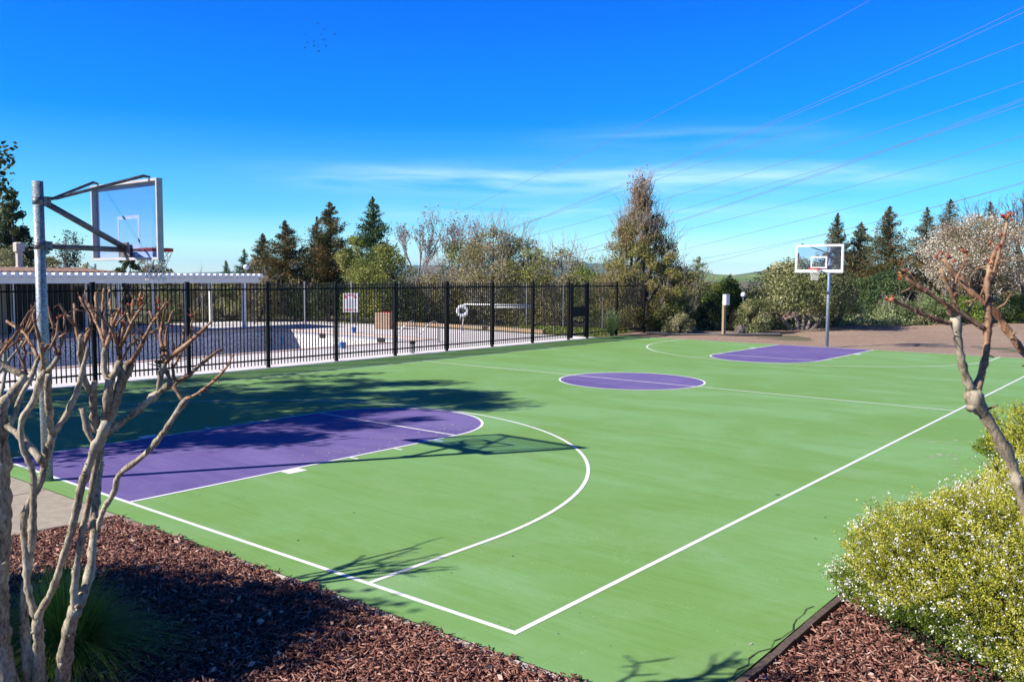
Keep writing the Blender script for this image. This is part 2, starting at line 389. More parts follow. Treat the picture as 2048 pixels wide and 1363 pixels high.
tag(ln.build('court_markings', M_LINE), kind='structure')

# chipped paint, stray specks and hairline cracks on the court
def flakes(name, n, spread, size, z, mat, seed):
    rng = np.random.default_rng(seed); V = []; Fc = []
    for i in range(n):
        x, y = spread(rng); s_ = size * rng.lognormal(0, .55); a0 = rng.uniform(0, math.pi); k = len(V)
        for j in range(7):
            a = 2 * math.pi * j / 7; rr = s_ * rng.uniform(.45, 1); px_, py_ = rr * math.cos(a), rr * math.sin(a) * .45
            V.append((x + px_ * math.cos(a0) - py_ * math.sin(a0), y + px_ * math.sin(a0) + py_ * math.cos(a0), z))
        Fc.append(tuple(range(k, k + 7)))
    tag(np_mesh(name, V, Fc, mat), kind='structure')
M_FLAKE = simple('chipped_paint', (0.50, 0.46, 0.38), (0.36, 0.42, 0.28), scale=9, rough=.8)
M_SPECK = simple('dark_speck', (0.05, 0.055, 0.03), (0.03, 0.03, 0.02), scale=9, rough=.9)
def sp_key(rng):
    u = rng.random()
    if u < .45: return rng.normal(1.55, .30), rng.normal(5.6, .55)
    if u < .75: return rng.normal(1.5, .35), rng.uniform(2.6, 5.2)
    if u < .9: return rng.normal(.9, .6), rng.normal(6.3, .4)
    return rng.normal(2.2, .25), rng.normal(7.55, .25)
flakes('paint_chips', 520, sp_key, .014, 0.0046, M_FLAKE, 1)
flakes('paint_chips', 420, lambda r: (r.uniform(-8.5, 9.2), 28 * r.random() ** 1.7), .010, 0.0046, M_FLAKE, 2)
flakes('paint_chips', 60, lambda r: (r.normal(8.7, .3), r.normal(9.3, .9)), .035, 0.0046, M_FLAKE, 4)
flakes('court_specks', 260, lambda r: (r.uniform(-8.5, 9.2), 24 * r.random() ** 1.6), .011, 0.0050, M_SPECK, 3)
def cracks():
    rng = random.Random(5); b = MB()
    for P, w in (([(9.315, -.2), (9.28, .5), (9.31, 1.2), (9.27, 2.0)], .016), ([(9.2, 9.0), (8.95, 9.4), (9.0, 9.8), (8.8, 10.3)], .008), ([(3.2, 3.9), (4.6, 4.4), (6.1, 4.4)], .003), ([(2.6, 1.1), (2.75, .75), (2.72, .5)], .004), ([(-5, 18), (-4.4, 18.9), (-4.5, 19.5)], .02), ([(-7.8, 17), (-8.0, 17.9), (-7.4, 18.5)], .02), ([(3.2, 21), (2.6, 22)], .02)):
        for (x0_, y0_), (x1_, y1_) in zip(P[:-1], P[1:]):
            n_ = 7; q = [(x0_ + (x1_ - x0_) * i / n_ + (rng.uniform(-.03, .03) if 0 < i < n_ else 0), y0_ + (y1_ - y0_) * i / n_ + (rng.uniform(-.03, .03) if 0 < i < n_ else 0)) for i in range(n_ + 1)]
            for A, B in zip(q[:-1], q[1:]):
                d = Vector((B[0] - A[0], B[1] - A[1])); m = Vector((-d.y, d.x)).normalized() * w / 4 * rng.uniform(.3, 1.4)
                b.face([(A[0] - m.x, A[1] - m.y, .0054), (B[0] - m.x, B[1] - m.y, .0054), (B[0] + m.x, B[1] + m.y, .0054), (A[0] + m.x, A[1] + m.y, .0054)])
    tag(b.build('hairline_cracks', M_SPECK), kind='structure')
cracks()
# kerbs and edging
b = MB(); pts_ = [(9.40, -0.55 + i * 0.35) for i in range(84)]
for (x0, y0), (x1, y1) in zip(pts_[:-1], pts_[1:]):
    b.bar((x0 + random.uniform(-.008, .008), y0, -0.005), (x1 + random.uniform(-.008, .008), y1 - 0.004, -0.005), 0.055, 0.075)
tag(b.build('timber_edging', M_WOOD), 'dark weathered timber edging board between the right side of the court and the bark bed', 'edging')
b = MB(); V = []; n_ = 90
for i in range(n_ + 1):
    x = 4.2 + (9.3 - 4.2) * i / n_; w = 0.045 + 0.045 * abs(math.sin(i * 0.7) * math.sin(i * 2.3 + 1)) * min(1, i / 30)
    V.append((x, -0.35, -0.001)); V.append((x, -0.35 - w, -0.006))
o = np_mesh('pale_edge', V, [(2 * i, 2 * i + 1, 2 * i + 3, 2 * i + 2) for i in range(n_)], M_STRIP); tag(o, kind='structure')
b = MB(); b.bar((2.40, -0.39, -0.005), (3.35, -0.43, -0.012), 0.05, 0.05)
tag(b.build('edging_board', M_TIMB), 'short bleached board lying along the court edge at the corner of the concrete pad', 'edging')
b = MB(); b.bar((2.33, -0.42, -0.02), (2.16, -2.2, -0.02), 0.05, 0.07); b.bar((2.16, -2.2, -0.02), (1.66, -9, -0.02), 0.05, 0.07)
tag(b.build('path_edging', M_WOOD), 'dark timber edging between the concrete pad and the bark bed', 'edging')

# bark chips
def chips(name, poly_fn, bounds, n, seed, label):
    rng = np.random.default_rng(seed); x0, y0, x1, y1 = bounds
    P = np.stack([rng.uniform(x0, x1, n), rng.uniform(y0, y1, n)], 1); P = P[poly_fn(P[:, 0], P[:, 1])]; n = len(P)
    ln_ = rng.uniform(0.014, 0.07, n) * rng.choice([1, 1, 1.4], n); w = rng.uniform(0.005, 0.017, n); h = rng.uniform(0.003, 0.008, n)
    an = rng.uniform(0, 2 * np.pi, n); ti = rng.normal(0, 0.38, n); ro = rng.normal(0, 0.5, n)
    ax = np.stack([np.cos(an) * np.cos(ti), np.sin(an) * np.cos(ti), np.sin(ti)], 1)
    sd_ = np.stack([-np.sin(an), np.cos(an), np.zeros(n)], 1); up = np.cross(ax, sd_)
    s2 = sd_ * np.cos(ro)[:, None] + up * np.sin(ro)[:, None]; u2 = np.cross(ax, s2)
    hgt = 0.012 * np.sin(P[:, 0] * 5) * np.sin(P[:, 1] * 4.3) + rng.uniform(-0.008, 0.032, n)
    c = np.stack([P[:, 0], P[:, 1], hgt], 1)
    V = []
    for sx, sy, sz in ((-1, -1, -1), (1, -1, -1), (1, 1, -1), (-1, 1, -1), (-1, -1, 1), (1, -1, 1), (1, 1, 1), (-1, 1, 1)):
        tap = rng.uniform(0.25, 1.0, n)
        V.append(c + ax * (sx * ln_ / 2)[:, None] + s2 * (sy * w / 2 * tap)[:, None] + u2 * (sz * h / 2)[:, None])
    V = np.stack(V, 1).reshape(-1, 3); base = (np.arange(n) * 8)[:, None]
    Fq = np.array([(4, 5, 6, 7), (0, 1, 5, 4), (1, 2, 6, 5), (2, 3, 7, 6), (3, 0, 4, 7)])
    Fc = (base[:, :, None] + Fq[None]).reshape(-1, 4)
    tone = np.repeat(np.clip(rng.beta(2.0, 2.4, n) + (rng.random(n) < 0.02) * 0.4, 0, 1), 8)
    tag(np_mesh(name, V, Fc, M_CHIP, tone=tone), label, 'bark mulch', kind='stuff')
chips('bark_mulch', lambda x, y: (y < -0.385 + .03 * np.sin(x * 9) + .025 * np.sin(x * 23 + 1) + .03 * np.sin(x * 57)) & (x > 2.40 - 0.095 * (-y)) & (x < 9.34), (1.9, -4.2, 9.34, -0.27), 84000, 3, 'red brown bark chip mulch left of the court')
chips('bark_mulch', lambda x, y: (x > 9.46), (9.46, -2.0, 12.6, 3.4), 34000, 4, 'red brown bark chip mulch under the flowering bushes')

def litter(n, seed, bounds, fn):
    rng = np.random.default_rng(seed); P = np.stack([rng.uniform(bounds[0], bounds[2], n), rng.uniform(bounds[1], bounds[3], n), rng.uniform(.03, .05, n)], 1); P = P[fn(P[:, 0], P[:, 1])]
    V, Fc = quads(P, .055, rng, 1.8, dirs=np.stack([rng.normal(size=len(P)), rng.normal(size=len(P)), rng.normal(size=len(P)) * .2], 1)); tag(np_mesh('leaf_litter', V, Fc, M_CHIP, None, np.repeat(rng.uniform(.7, 1, len(P)), 4)), 'scattered dry leaves lying on the bark chips', 'leaf litter', kind='stuff')
litter(420, 2, (2.4, -4.2, 9.2, -.5), lambda x, y: x > 2.3)
litter(160, 3, (9.6, -2, 12, 2.5), lambda x, y: x > 2.3)
# pool deck, pool
x0, y0, x1, y1 = POOL
M_ = 0.30
sheet('pool_deck', [rect(-9.36, -9, x1 + M_, 27.2)[:2] + rect(-9.36, -9, x1 + M_, 27.2)[2:], rect(x0 - M_, y1 + M_, x1 + M_, 27.2), rect(x0 - M_, -9, x1 + M_, y0 - M_), rect(-32, -9, x0 - M_, 27.2)], -0.006, M_DECK)
b = MB()
for xj in (-13.2, -11.4): b.bar((xj, -9, -0.0055), (xj, 27, -0.0055), .014, .003)
for yj in range(-8, 27, 3): b.bar((-13.6, yj, -0.0057), (-9.7, yj, -0.0057), .014, .003)
for yj in (23.4, 25.2): b.bar((-25, yj, -0.0057), (-9.7, yj, -0.0057), .016, .003)
tag(b.build('deck_joints', M_COPE), kind='structure')
sheet('deck_pad', [rect(-9.60 - .0, -9, -9.352, 27.2)], -0.002, M_DECK)
b = MB(); zf = -1.7
ring = [(x0, y0), (x1, y0), (x1, y1), (x0, y1)]
for i in range(4):
    a = ring[i]; c = ring[(i + 1) % 4]; b.face([(*a, -0.18), (*c, -0.18), (*c, zf), (*a, zf)])
    b.face([(*a, -0.05), (*c, -0.05), (*c, -0.18), (*a, -0.18)], 1)
b.face([(*p, zf) for p in ring])
M_TILE = simple('waterline_tile', (0.42, 0.42, 0.46), (0.30, 0.32, 0.38), scale=20, rough=0.3)
pool = thing('swimming_pool', 'large empty swimming pool with pebbled plaster walls behind the black fence', 'swimming pool', (x0, y0, 0))
def rel(o, root): o.location = -root.location; return o
rel(b.build('pool_shell', [M_PEB, M_TILE], pool), pool)
b = MB()
b.box(((x0 + x1) / 2, y0 - 0.13, -0.015), (x1 - x0 + 0.60, 0.30, 0.07)); b.box(((x0 + x1) / 2, y1 + 0.13, -0.015), (x1 - x0 + 0.60, 0.30, 0.07))
b.box((x0 - 0.13, (y0 + y1) / 2, -0.015), (0.30, y1 - y0 - 0.04, 0.07)); b.box((x1 + 0.13, (y0 + y1) / 2, -0.015), (0.30, y1 - y0 - 0.04, 0.07))
rel(b.build('coping', M_COPE, pool), pool)
M_DARKV = simple('pane_and_recess_shade', (0.02, 0.015, 0.012), rough=0.8)
for px_ in (623, 760):
    k = (px_ - 545) / (905 - 545); b = MB(); X = x0 + 0.55 + (x1 - x0 - 0.6) * (0.33 if px_ == 623 else 0.72)
    b.box((X, y1 - 0.012, -0.19), (0.42, 0.03, 0.2)); rel(b.build('skimmer', M_DARKV, pool), pool)  # solid block, shade of the skimmer opening put into its dark colour
b = MB()
for z_ in (-0.35, -0.62, -0.9, -1.2): b.box((x0 + 0.03, 17.6, z_), (0.05, 0.5, 0.09))
rel(b.build('wall_step', M_WHITE, pool), pool)
M_BLUE = simple('blue_tile', (0.03, 0.14, 0.42), (0.05, 0.2, 0.5), scale=5, rough=0.4)
M_LBLUE = simple('light_blue_tile', (0.2, 0.5, 0.75), rough=0.4)
b = MB(); X = x0 + 0.95; b.face([(X - .14, y1 - .006, -.55), (X, y1 - .006, -.8), (X + .14, y1 - .006, -.55), (X, y1 - .006, -.3)]); rel(b.build('wall_fitting', M_LBLUE, pool), pool)

def deck_box(px, py, w, h, label, col):
    g = ground(px, py); t = thing('bucket', label, 'bucket', (g[0], g[1], 0))
    b = MB(); b.lathe([(w * .40, 0), (w * .48, h * .92), (w * .52, h * .92), (w * .52, h), (w * .45, h), (w * .43, h * .6)], seg=4); o = b.build('tub', col, t, bevel=.006); o.rotation_euler.z = .3
    b = MB(); b.tube([(-w * .45, 0, h * .9), (-w * .3, 0, h * 1.25), (w * .3, 0, h * 1.25), (w * .45, 0, h * .9)], .008, 5); b.build('handle', M_WHITE, t)
deck_box(708, 664.5, .30, .24, 'small blue bucket on the far pool deck behind the pool edge', M_BLUE)
deck_box(686, 696, .30, .22, 'small blue bucket on the near pool deck edge beside a fence post', M_BLUE)

# ------------------------------------------------------------------ fence
FX = -9.62
M_FENCE = M_BLACK
def fence_panel(b, A, B, z0=0.07, z1=2.42, gap=0.115, pw=0.024, rails=(0.22, 2.27)):
    A = Vector(A); B = Vector(B); d = B - A; n = max(1, round(d.length / gap)); an = math.atan2(d.y, d.x)
    for i in range(1, n):
        p = A + d * i / n; b.box((p.x, p.y, (z0 + z1) / 2), (pw, pw, z1 - z0), rz=an)
        k = len(b.v); h = pw / 2
        q = [Vector((sx * h, sy * h)) for sx, sy in ((-1, -1), (1, -1), (1, 1), (-1, 1))]
        rot = Matrix.Rotation(an, 2)
        for u in q: w = rot @ u; b.v.append((p.x + w.x, p.y + w.y, z1))
        b.v.append((p.x, p.y, z1 + 0.045))
        for j in range(4): b.f.append((k + j, k + (j + 1) % 4, k + 4)); b.mi.append(0)
def fence_rails(b, A, B, rails=(0.22, 2.27), w=0.034):
    A = Vector(A); B = Vector(B)
    for z in rails:
        q = MB(); q.bar((A.x, A.y, z), (B.x, B.y, z), w, 0.042); q.build('rail', b[1], b[0])
def post(b, p, h=2.47, w=0.09, rz=0):
    b.box((p[0], p[1], h / 2), (w, w, h), rz=rz); b.box((p[0], p[1], h + 0.008), (w + .012, w + .012, 0.016), rz=rz)
ft = thing('black_fence', 'tall black metal picket fence with flat rails between the court and the pool', 'fence', (FX, 0, 0))
ysp = [-7.56, -5.04, -2.52, 0.0] + [2.53 + 2.52 * i for i in range(10)]
ysp = ysp[:-1] + [25.2]
for y in ysp:
    b = MB(); post(b, (0, y)); b.build('post', M_BLACK, ft, bevel=.004)
for ya, yb in zip(ysp[:-1], ysp[1:]):
    b = MB(); fence_panel(b, (0, ya), (0, yb)); b.build('picket_panel', M_BLACK, ft)
    fence_rails((ft, M_BLACK), (0, ya + .05), (0, yb - .05))
ys2 = [26.62, 29.0, 31.5]
for y in ys2: b = MB(); post(b, (0, y)); b.build('post', M_BLACK, ft, bevel=.004)
for ya, yb in zip(ys2[:-1], ys2[1:]):
    b = MB(); fence_panel(b, (0, ya), (0, yb)); b.build('picket_panel', M_BLACK, ft)
    fence_rails((ft, M_BLACK), (0, ya + .05), (0, yb - .05))
gt = thing('metal_gate', 'black picket gate with a solid lock plate near the far end of the fence', 'gate', (FX, 25.36, 0))
b = MB(); gw = 1.10
for y in (0.05, gw): b.box((0, y, 1.22), (0.07, 0.15, 2.34))
for z in (0.2, 2.28): b.box((0, gw / 2 + .02, z), (0.05, gw - .2, 0.08))
b.build('gate_frame', M_BLACK, gt, bevel=.003)
b = MB(); fence_panel(b, (0, .085), (0, gw - .045), z0=.2, z1=2.26, gap=.11, pw=.02); b.build('pickets', M_BLACK, gt)
b = MB(); b.box((0.035, gw / 2 + .02, 1.18), (0.012, gw - .1, 0.42)); b.build('lock_plate', M_BLACK, gt)
b = MB(); b.tube([(0.06, .2, .83), (0.10, .35, .72), (.12, .57, .68), (0.10, .8, .72), (.06, .94, .83)], .03, 8); b.build('push_bar', M_BLACK, gt, smooth=True)
# back fence behind the pool
bf = thing('back_fence', 'dark metal picket fence running along the hedge on the far side of the pool', 'fence', (FX, 31.5, 0))
M_DKG = simple('dark_fence_paint', (0.02, 0.019, 0.018), (0.03, 0.03, 0.03), rough=0.6, spec=.2)
M_GPOST = simple('grey_post_paint', (0.16, 0.17, 0.19), (0.20, 0.21, 0.23), rough=0.5)
path = [(0, 0), (-2.4, 0), (-4.8, 0), (-7.2, 0), (-9.6, 0), (-11.6, -1.6), (-13.6, -3.2), (-15.6, -4.9), (-17.5, -6.6), (-19.3, -8.6), (-20.9, -10.7), (-20.9, -13.2), (-20.9, -15.7), (-20.9, -18.2)]
for p in path[1:]: b = MB(); post(b, p, 2.3, 0.07); b.build('post', M_GPOST, bf)
for A, B in zip(path[:-1], path[1:]):
    b = MB(); fence_panel(b, A, B, z1=2.2, gap=.125, pw=.013); b.build('picket_panel', M_DKG, bf)
    fence_rails((bf, M_DKG), A, B, rails=(.25, 2.1))

# ------------------------------------------------------------------ basketball hoops
def make_hoop():
    t = thing('basketball_hoop', 'near basketball hoop on a galvanised pole reaching over the near purple lane', 'basketball hoop', (-0.03, -0.13, 0), 0, 'basketball hoops on the court')
    b = MB(); b.tube([(0, 0, 0), (0, 0, 3.87)], 0.0655, 28, cap=True); po = b.build('pole', M_GALV, t, smooth=False)
    for p_ in po.data.polygons: p_.use_smooth = len(p_.vertices) == 4
    for z in (3.62, 3.05):
        b = MB(); b.lathe([(0.0685, -0.045), (0.0685, 0.045)], (0, 0, z), 28); b.build('pole_strap', M_GALVD, po, smooth=True)
        b = MB()
        for sx in (-1, 1): b.box((sx * 0.052, 0.09, z), (0.012, 0.09, 0.12))
        b.box((0, 0.075, z), (0.10, 0.012, 0.12))
        for zz in (-0.035, 0.035): b.tube([(-0.085, 0.105, z + zz), (0.085, 0.105, z + zz)], 0.011, 8)
        b.build('clamp', M_GALVD, po)
    YB = 1.14
    b = MB(); b.tube([(0, 0.08, 3.05), (0, YB - 0.05, 3.03)], 0.036, 16); b.build('lower_arm', M_GALVD, t, smooth=True)
    b = MB(); b.tube([(0, 0.09, 3.60), (0, YB - 0.06, 3.08)], 0.040, 16); b.build('diagonal_arm', M_GALVD, t, smooth=True)
    for sx in (-1, 1):
        b = MB(); b.tube([(sx * 0.02, 0.08, 3.66), (sx * 0.05, 0.2, 3.665), (sx * 0.70, YB - 0.10, 3.985), (sx * 0.72, YB - 0.02, 3.975)], [0.012, 0.021, 0.021, 0.014], 8); b.build('brace', M_GALVD, t, smooth=True)
    bb = thing('backboard', None, None, (0, YB, 0)); bb.parent = t
    z0, z1, hw = 2.885, 3.955, 0.915
    b = MB(); b.box((0, 0.03, (z0 + z1) / 2), (2 * hw - 0.02, 0.010, z1 - z0 - 0.02)); b.build('glass_pane', M_GLASS, bb)
    b = MB(); w = 0.036
    for z in (z0 + w / 2, z1 - w / 2): b.box((0, 0.0, z), (2 * hw - 2 * w, 0.085, w))
    for x in (-hw + w / 2, hw - w / 2): b.box((x, 0.0, (z0 + z1) / 2), (w, 0.085, z1 - z0))
    b.build('board_frame', simple('board_frame_paint', (0.50, 0.49, 0.49), (0.38, 0.37, 0.38), scale=4, rough=.5), bb, bevel=.004)
    b = MB(); bo = 0.05; yF = 0.039
    b.box((0, yF, z0 + w + .04), (2 * hw - 2 * w, 0.004, .08)); b.box((0, yF, z1 - w - bo / 2), (2 * hw - 2 * w, 0.004, bo))
    for x in (-hw + w + bo / 2, hw - w - bo / 2): b.box((x, yF, (z0 + z1) / 2 + .015), (bo, 0.004, z1 - z0 - 2 * w - bo - .08))
    b.build('white_border', M_WHITE, bb)
    b = MB(); zs0 = 3.05; zs1 = 3.50
    for z in (zs0 + .025, zs1 - .025): b.box((0, yF, z), (0.61, 0.004, 0.05))
    for x in (-.28, .28): b.box((x, yF, (zs0 + zs1) / 2), (0.05, 0.004, zs1 - zs0 - 0.10))
    b.build('target_square', M_WHITE, bb)
    b = MB(); b.box((0, -0.01, 3.02), (0.14, 0.04, 0.22)); b.box((0, -0.03, 3.0), (0.30, 0.012, 0.14)); b.build('mount_plate', M_GALVD, bb, bevel=.003)
    rm = thing('rim', None, None, (0, YB + 0.045, 3.05)); rm.parent = t
    b = MB(); b.box((0, 0.006, -0.045), (0.16, 0.012, 0.13)); b.bar((-.06, .01, -.01), (-.09, .16, -.01), .02, .012); b.bar((.06, .01, -.01), (.09, .16, -.01), .02, .012)
    b.box((0, 0.08, -0.02), (0.10, 0.14, 0.03)); b.build('rim_bracket', M_RIM, rm)
    yc = 0.38; b = MB(); pts = [(0.2286 * math.cos(a), yc + 0.2286 * math.sin(a), 0) for a in [2 * math.pi * k / 40 for k in range(41)]]
    b.tube(pts, 0.0145, 8, cap=False)
    b.tube([(p[0], p[1], -.024) for p in pts], 0.011, 6, cap=False); b.build('ring', M_RIM, rm, smooth=True)
    b = MB(); N = 12; rows = 7
    def npt(k, r): 
        rad = [0.226, 0.212, 0.185, 0.155, 0.135, 0.128, 0.132, 0.14][r]; a = 2 * math.pi * (k + 0.5 * (r % 2)) / N
        return (rad * math.cos(a), yc + rad * math.sin(a), -0.012 - 0.062 * r)
    for r in range(rows):
        for k in range(N):
            if r % 2 == 0: nb = (k, k - 1)
            else: nb = (k, k + 1)
            for j in nb: b.tube([npt(k, r), npt(j, r + 1)], 0.0048, 4, cap=False)
    b.build('net', M_NET, rm)
    return t
h0 = make_hoop()
h1 = copy_tree(h0); h1.location = (0.05, 28.96, 0); h1.rotation_euler = (0, 0, math.pi)
h1['label'] = 'far basketball hoop standing at the bare dirt beyond the far purple lane'
def fill(obn): pass

# ------------------------------------------------------------------ foliage builders
def envelope(kind, t):
    if kind == 'round': return math.sqrt(max(0, 1 - (2 * t - 1) ** 2)) * 0.95 + 0.05
    if kind == 'mound': return math.sqrt(max(0, 1 - t ** 2.2))
    if kind == 'cone': return (1 - t) ** 0.80 * min(1, t * 3 + .55)
    if kind == 'spire': return (1 - t) ** 0.62 * min(1, t * 5 + .45)
    return 1
def blob_leaves(H, Rx, zb, kind, n, leaf, rng, clumps=40, cs=0.30, fill=0.35, aspect=1.5, lump=1.0):
    """leaf quads gathered in clumps inside an envelope from height zb to H"""
    cen = []; 
    for i in range(clumps):
        t = rng.random() ** (0.9 if kind != 'cone' else 1.35); r = envelope(kind, t) * Rx * (1 - cs * 0.45) * math.sqrt(rng.uniform(0.15, 1)); a = rng.uniform(0, 2 * math.pi)
        cen.append((r * math.cos(a), r * math.sin(a), zb + t * (H - zb) * 0.98, (0.55 + 0.75 * rng.random()) * cs * Rx * (0.45 + 0.55 * envelope(kind, t))))
    cen = np.array(cen); w = cen[:, 3] ** 2; w /= w.sum(); idx = rng.choice(len(cen), n, p=w)
    d = rng.normal(size=(n, 3)); d /= np.linalg.norm(d, axis=1)[:, None]; d[:, 2] *= 0.85
    rr = np.where(rng.random(n) < fill, rng.uniform(0.2, 0.9, n), rng.uniform(0.82, 1.12, n)) * cen[idx, 3]
    rr *= 1 + 0.25 * lump * rng.normal(size=n) * (rng.random(n) < .25)
    P = cen[idx, :3] + d * rr[:, None]; P[:, 2] = np.maximum(P[:, 2], 0.03)
    V, Fc = quads(P, leaf, rng, aspect)
    tone = np.repeat(np.clip(0.5 + 0.22 * rng.normal(size=n) + 0.22 * rng.normal(size=len(cen))[idx], 0, 1), 4)
    return V, Fc, tone, cen
def limbs(b, base, tips, r0, rng, jit=.12):
    for tp in tips:
        A = np.array(base, float); B = np.array(tp, float); mid = A * .55 + B * .45 + rng.normal(size=3) * np.linalg.norm(B - A) * 0.07
        mid2 = A * .25 + B * .75 + rng.normal(size=3) * np.linalg.norm(B - A) * 0.06
        b.tube([A, mid, mid2, B], [r0, r0 * .7, r0 * .45, r0 * .15], 6, jit=jit)
def twigs_out(b, cen, Rx, H, n, rng, ln=0.6, r=0.012):
    """bare shoots standing out of the crown"""
    for i in range(n):
        c = cen[rng.integers(len(cen))]; d = np.array([c[0], c[1], 0.0]) / (Rx + .01) * .6 + np.array([0, 0, 1.0]) + rng.normal(size=3) * .35
        d /= np.linalg.norm(d); p = c[:3] + d * c[3] * .5; l = ln * rng.uniform(.5, 1.3) + c[3] * .6
        q = p + d * l * .5 + rng.normal(size=3) * l * .06; s = p + d * l + rng.normal(size=3) * l * .10
        b.tube([p, q, s], [r, r * .7, r * .3], 4, cap=False)
        for _ in range(2):
            u = p + (s - p) * rng.uniform(.4, .8); e_ = u + (d + rng.normal(size=3) * .5) * l * .35; b.tube([u, e_], [r * .5, r * .2], 3, cap=False)
def bush(name, label, cat, px, ytop, D, wpx, mat, kind='mound', zb=0.1, n=9000, leaf=.12, clumps=40, cs=.3, group=None, stems=5, tw=0, twm=None, bark=None, seed=None, fill=.35, twl=.6, trunk_h=None, ylow=None, twr=.012):
    rng = np.random.default_rng(seed if seed is not None else int(px * 7 + ytop)); P = foot(px, D)
    H = ztop(px, ytop, D); Rx = wpx * D / F_PX / 2
    t = thing(name, label, cat, (P[0], P[1], 0), 0, group)
    V, Fc, tone, cen = blob_leaves(H, Rx, zb, kind, int(n * 1.7), leaf * .78, rng, int(clumps * 1.2), cs * .92, fill)
    np_mesh('crown', V, Fc, mat, t, tone)
    b = MB(); sel = cen[rng.choice(len(cen), min(stems, len(cen)), replace=False)]
    if trunk_h:
        b.tube([(0, 0, -.05), (0.03, 0, trunk_h * .5), (0, 0.03, trunk_h)], [H * .035, H * .028, H * .022], 8, jit=.1); limbs(b, (0, 0, trunk_h * .9), sel[:, :3], H * .016, rng)
    else: limbs(b, (0, 0, -.05), sel[:, :3], H * .018 + .02, rng)
    b.build('trunk', bark or M_BARK, t)
    if tw:
        b = MB(); twigs_out(b, cen, Rx, H, tw, rng, twl, twr); b.build('shoots', twm or M_PALEB, t)
    return t
def conifer_mesh(name, H, Rb, n, seed, leaf=.17, dens=1.0, gaps=0.35):
    rng = np.random.default_rng(seed); pts = []; dr = []; tn = []; b = MB(); nb = int(210 * dens)
    b.tube([(0, 0, -.1), (0, 0, H * .5), (0, 0, H * .995)], [H * .02, H * .011, .01], 7)
    for i in range(nb):
        t = (i + rng.random()) / nb; z = 0.02 * H + t * H * .965; ln_ = Rb * 2.25 * ((1 - t) ** .88) * rng.uniform(.6, 1.1) + .03
        if rng.random() < gaps * .3: ln_ *= .55
        a = rng.uniform(0, 2 * math.pi); rise = rng.uniform(-.10, .28) + t * .35
        e_ = np.array([math.cos(a), math.sin(a), rise]); m = max(10, int(n / nb * (0.25 + 1.5 * (1 - t))))
        s = rng.random(m) ** .8; p = np.array([0, 0, z]) + e_ * (s * ln_)[:, None]
        p += rng.normal(size=(m, 3)) * (0.025 + 0.15 * ln_ * (1 - s * .5))[:, None] * np.array([1, 1, .8])
        pts.append(p); dr.append(np.tile(e_ + [0, 0, .1], (m, 1))); bt = rng.normal() * .2
        tn.append(np.clip(.45 + bt + .2 * rng.normal(size=m) + .15 * (s - .5), 0, 1))
        if i % 3 == 0: b.tube([(0, 0, z), tuple(np.array([0, 0, z]) + e_ * ln_ * .8)], [.03, .008], 4, cap=False)
    P = np.concatenate(pts); Dd = np.concatenate(dr); T = np.concatenate(tn)
    V, Fc = quads(P, leaf * (0.45 + 0.6 * np.clip(1 - P[:, 2] / H, 0, 1) ** .5), rng, 2.0, dirs=Dd); return V, Fc, np.repeat(T, 4), b
def conifer(name, label, px, ytop, D, wpx, mat, n=9000, seed=1, group='redwoods and firs behind the park', dens=1.0, leaf=.17, zoff=0):
    P = foot(px, D); H = ztop(px, ytop, D) + zoff; Rb = wpx * D / F_PX / 2
    t = thing(name, label, 'tree', (P[0], P[1], -zoff), 0, group)
    V, Fc, T, b = conifer_mesh(name, H, Rb, int(n * 3.8), seed, leaf * .95, dens)
    np_mesh('crown', V, Fc, mat, t, T); b.build('trunk', M_BARK, t); return t
def bare_tree(label, px, ytop, D, wpx, mat, seed, levels=5, r0=.10, buds=None, group='bare trees beyond the pool', base_h=.3, nb=4, name='bare_tree', spread=.55, cat='tree'):
    rng = np.random.default_rng(seed); P = foot(px, D); H = ztop(px, ytop, D); Rx = wpx * D / F_PX / 2
    t = thing(name, label, cat, (P[0], P[1], 0), 0, group); b = MB(); tips = []
    segs = []
    def grow(p, d, l, r, k):
        q = p + d * l * .5 + rng.normal(size=3) * l * .05; e_ = p + d * l + rng.normal(size=3) * l * .06
        segs.append((p, q, e_, r, k)); tips.append(e_)
        if k == 0: return
        for i in range(nb if k == levels else (3 if k > 1 else 3)):
            s = rng.uniform(.45, 1.0); o_ = p + (e_ - p) * s; a = rng.normal(size=3); a[2] = abs(a[2]) * .5
            nd = d * .75 + a * spread + np.array([0, 0, .22]); nd /= np.linalg.norm(nd); grow(o_, nd, l * rng.uniform(.55, .78), r * .61, k - 1)
    grow(np.zeros(3), np.array([0, 0, 1.0]), H * base_h, r0, levels)
    A = np.array(tips); zs = A[:, 2].max(); rs = np.abs(A[:, :2]).max() + .01; kz = H / zs; kr = Rx / rs
    sc = np.array([kr, kr, kz])
    for p, q, e_, r, k in segs: b.tube([p * sc, q * sc, e_ * sc], [r, r * .8, r * .55], 5 if k > 1 else 3, cap=False)
    b.build('trunk', mat, t)
    if buds:
        m, nn, sz = buds; idx = rng.integers(0, len(A), nn); Pb = A[idx] * sc + rng.normal(size=(nn, 3)) * np.array([.12, .12, .12]); V, Fc = quads(Pb, sz, rng, 1.3)
        np_mesh('buds', V, Fc, m, t, np.repeat(rng.random(nn), 4))
    return t

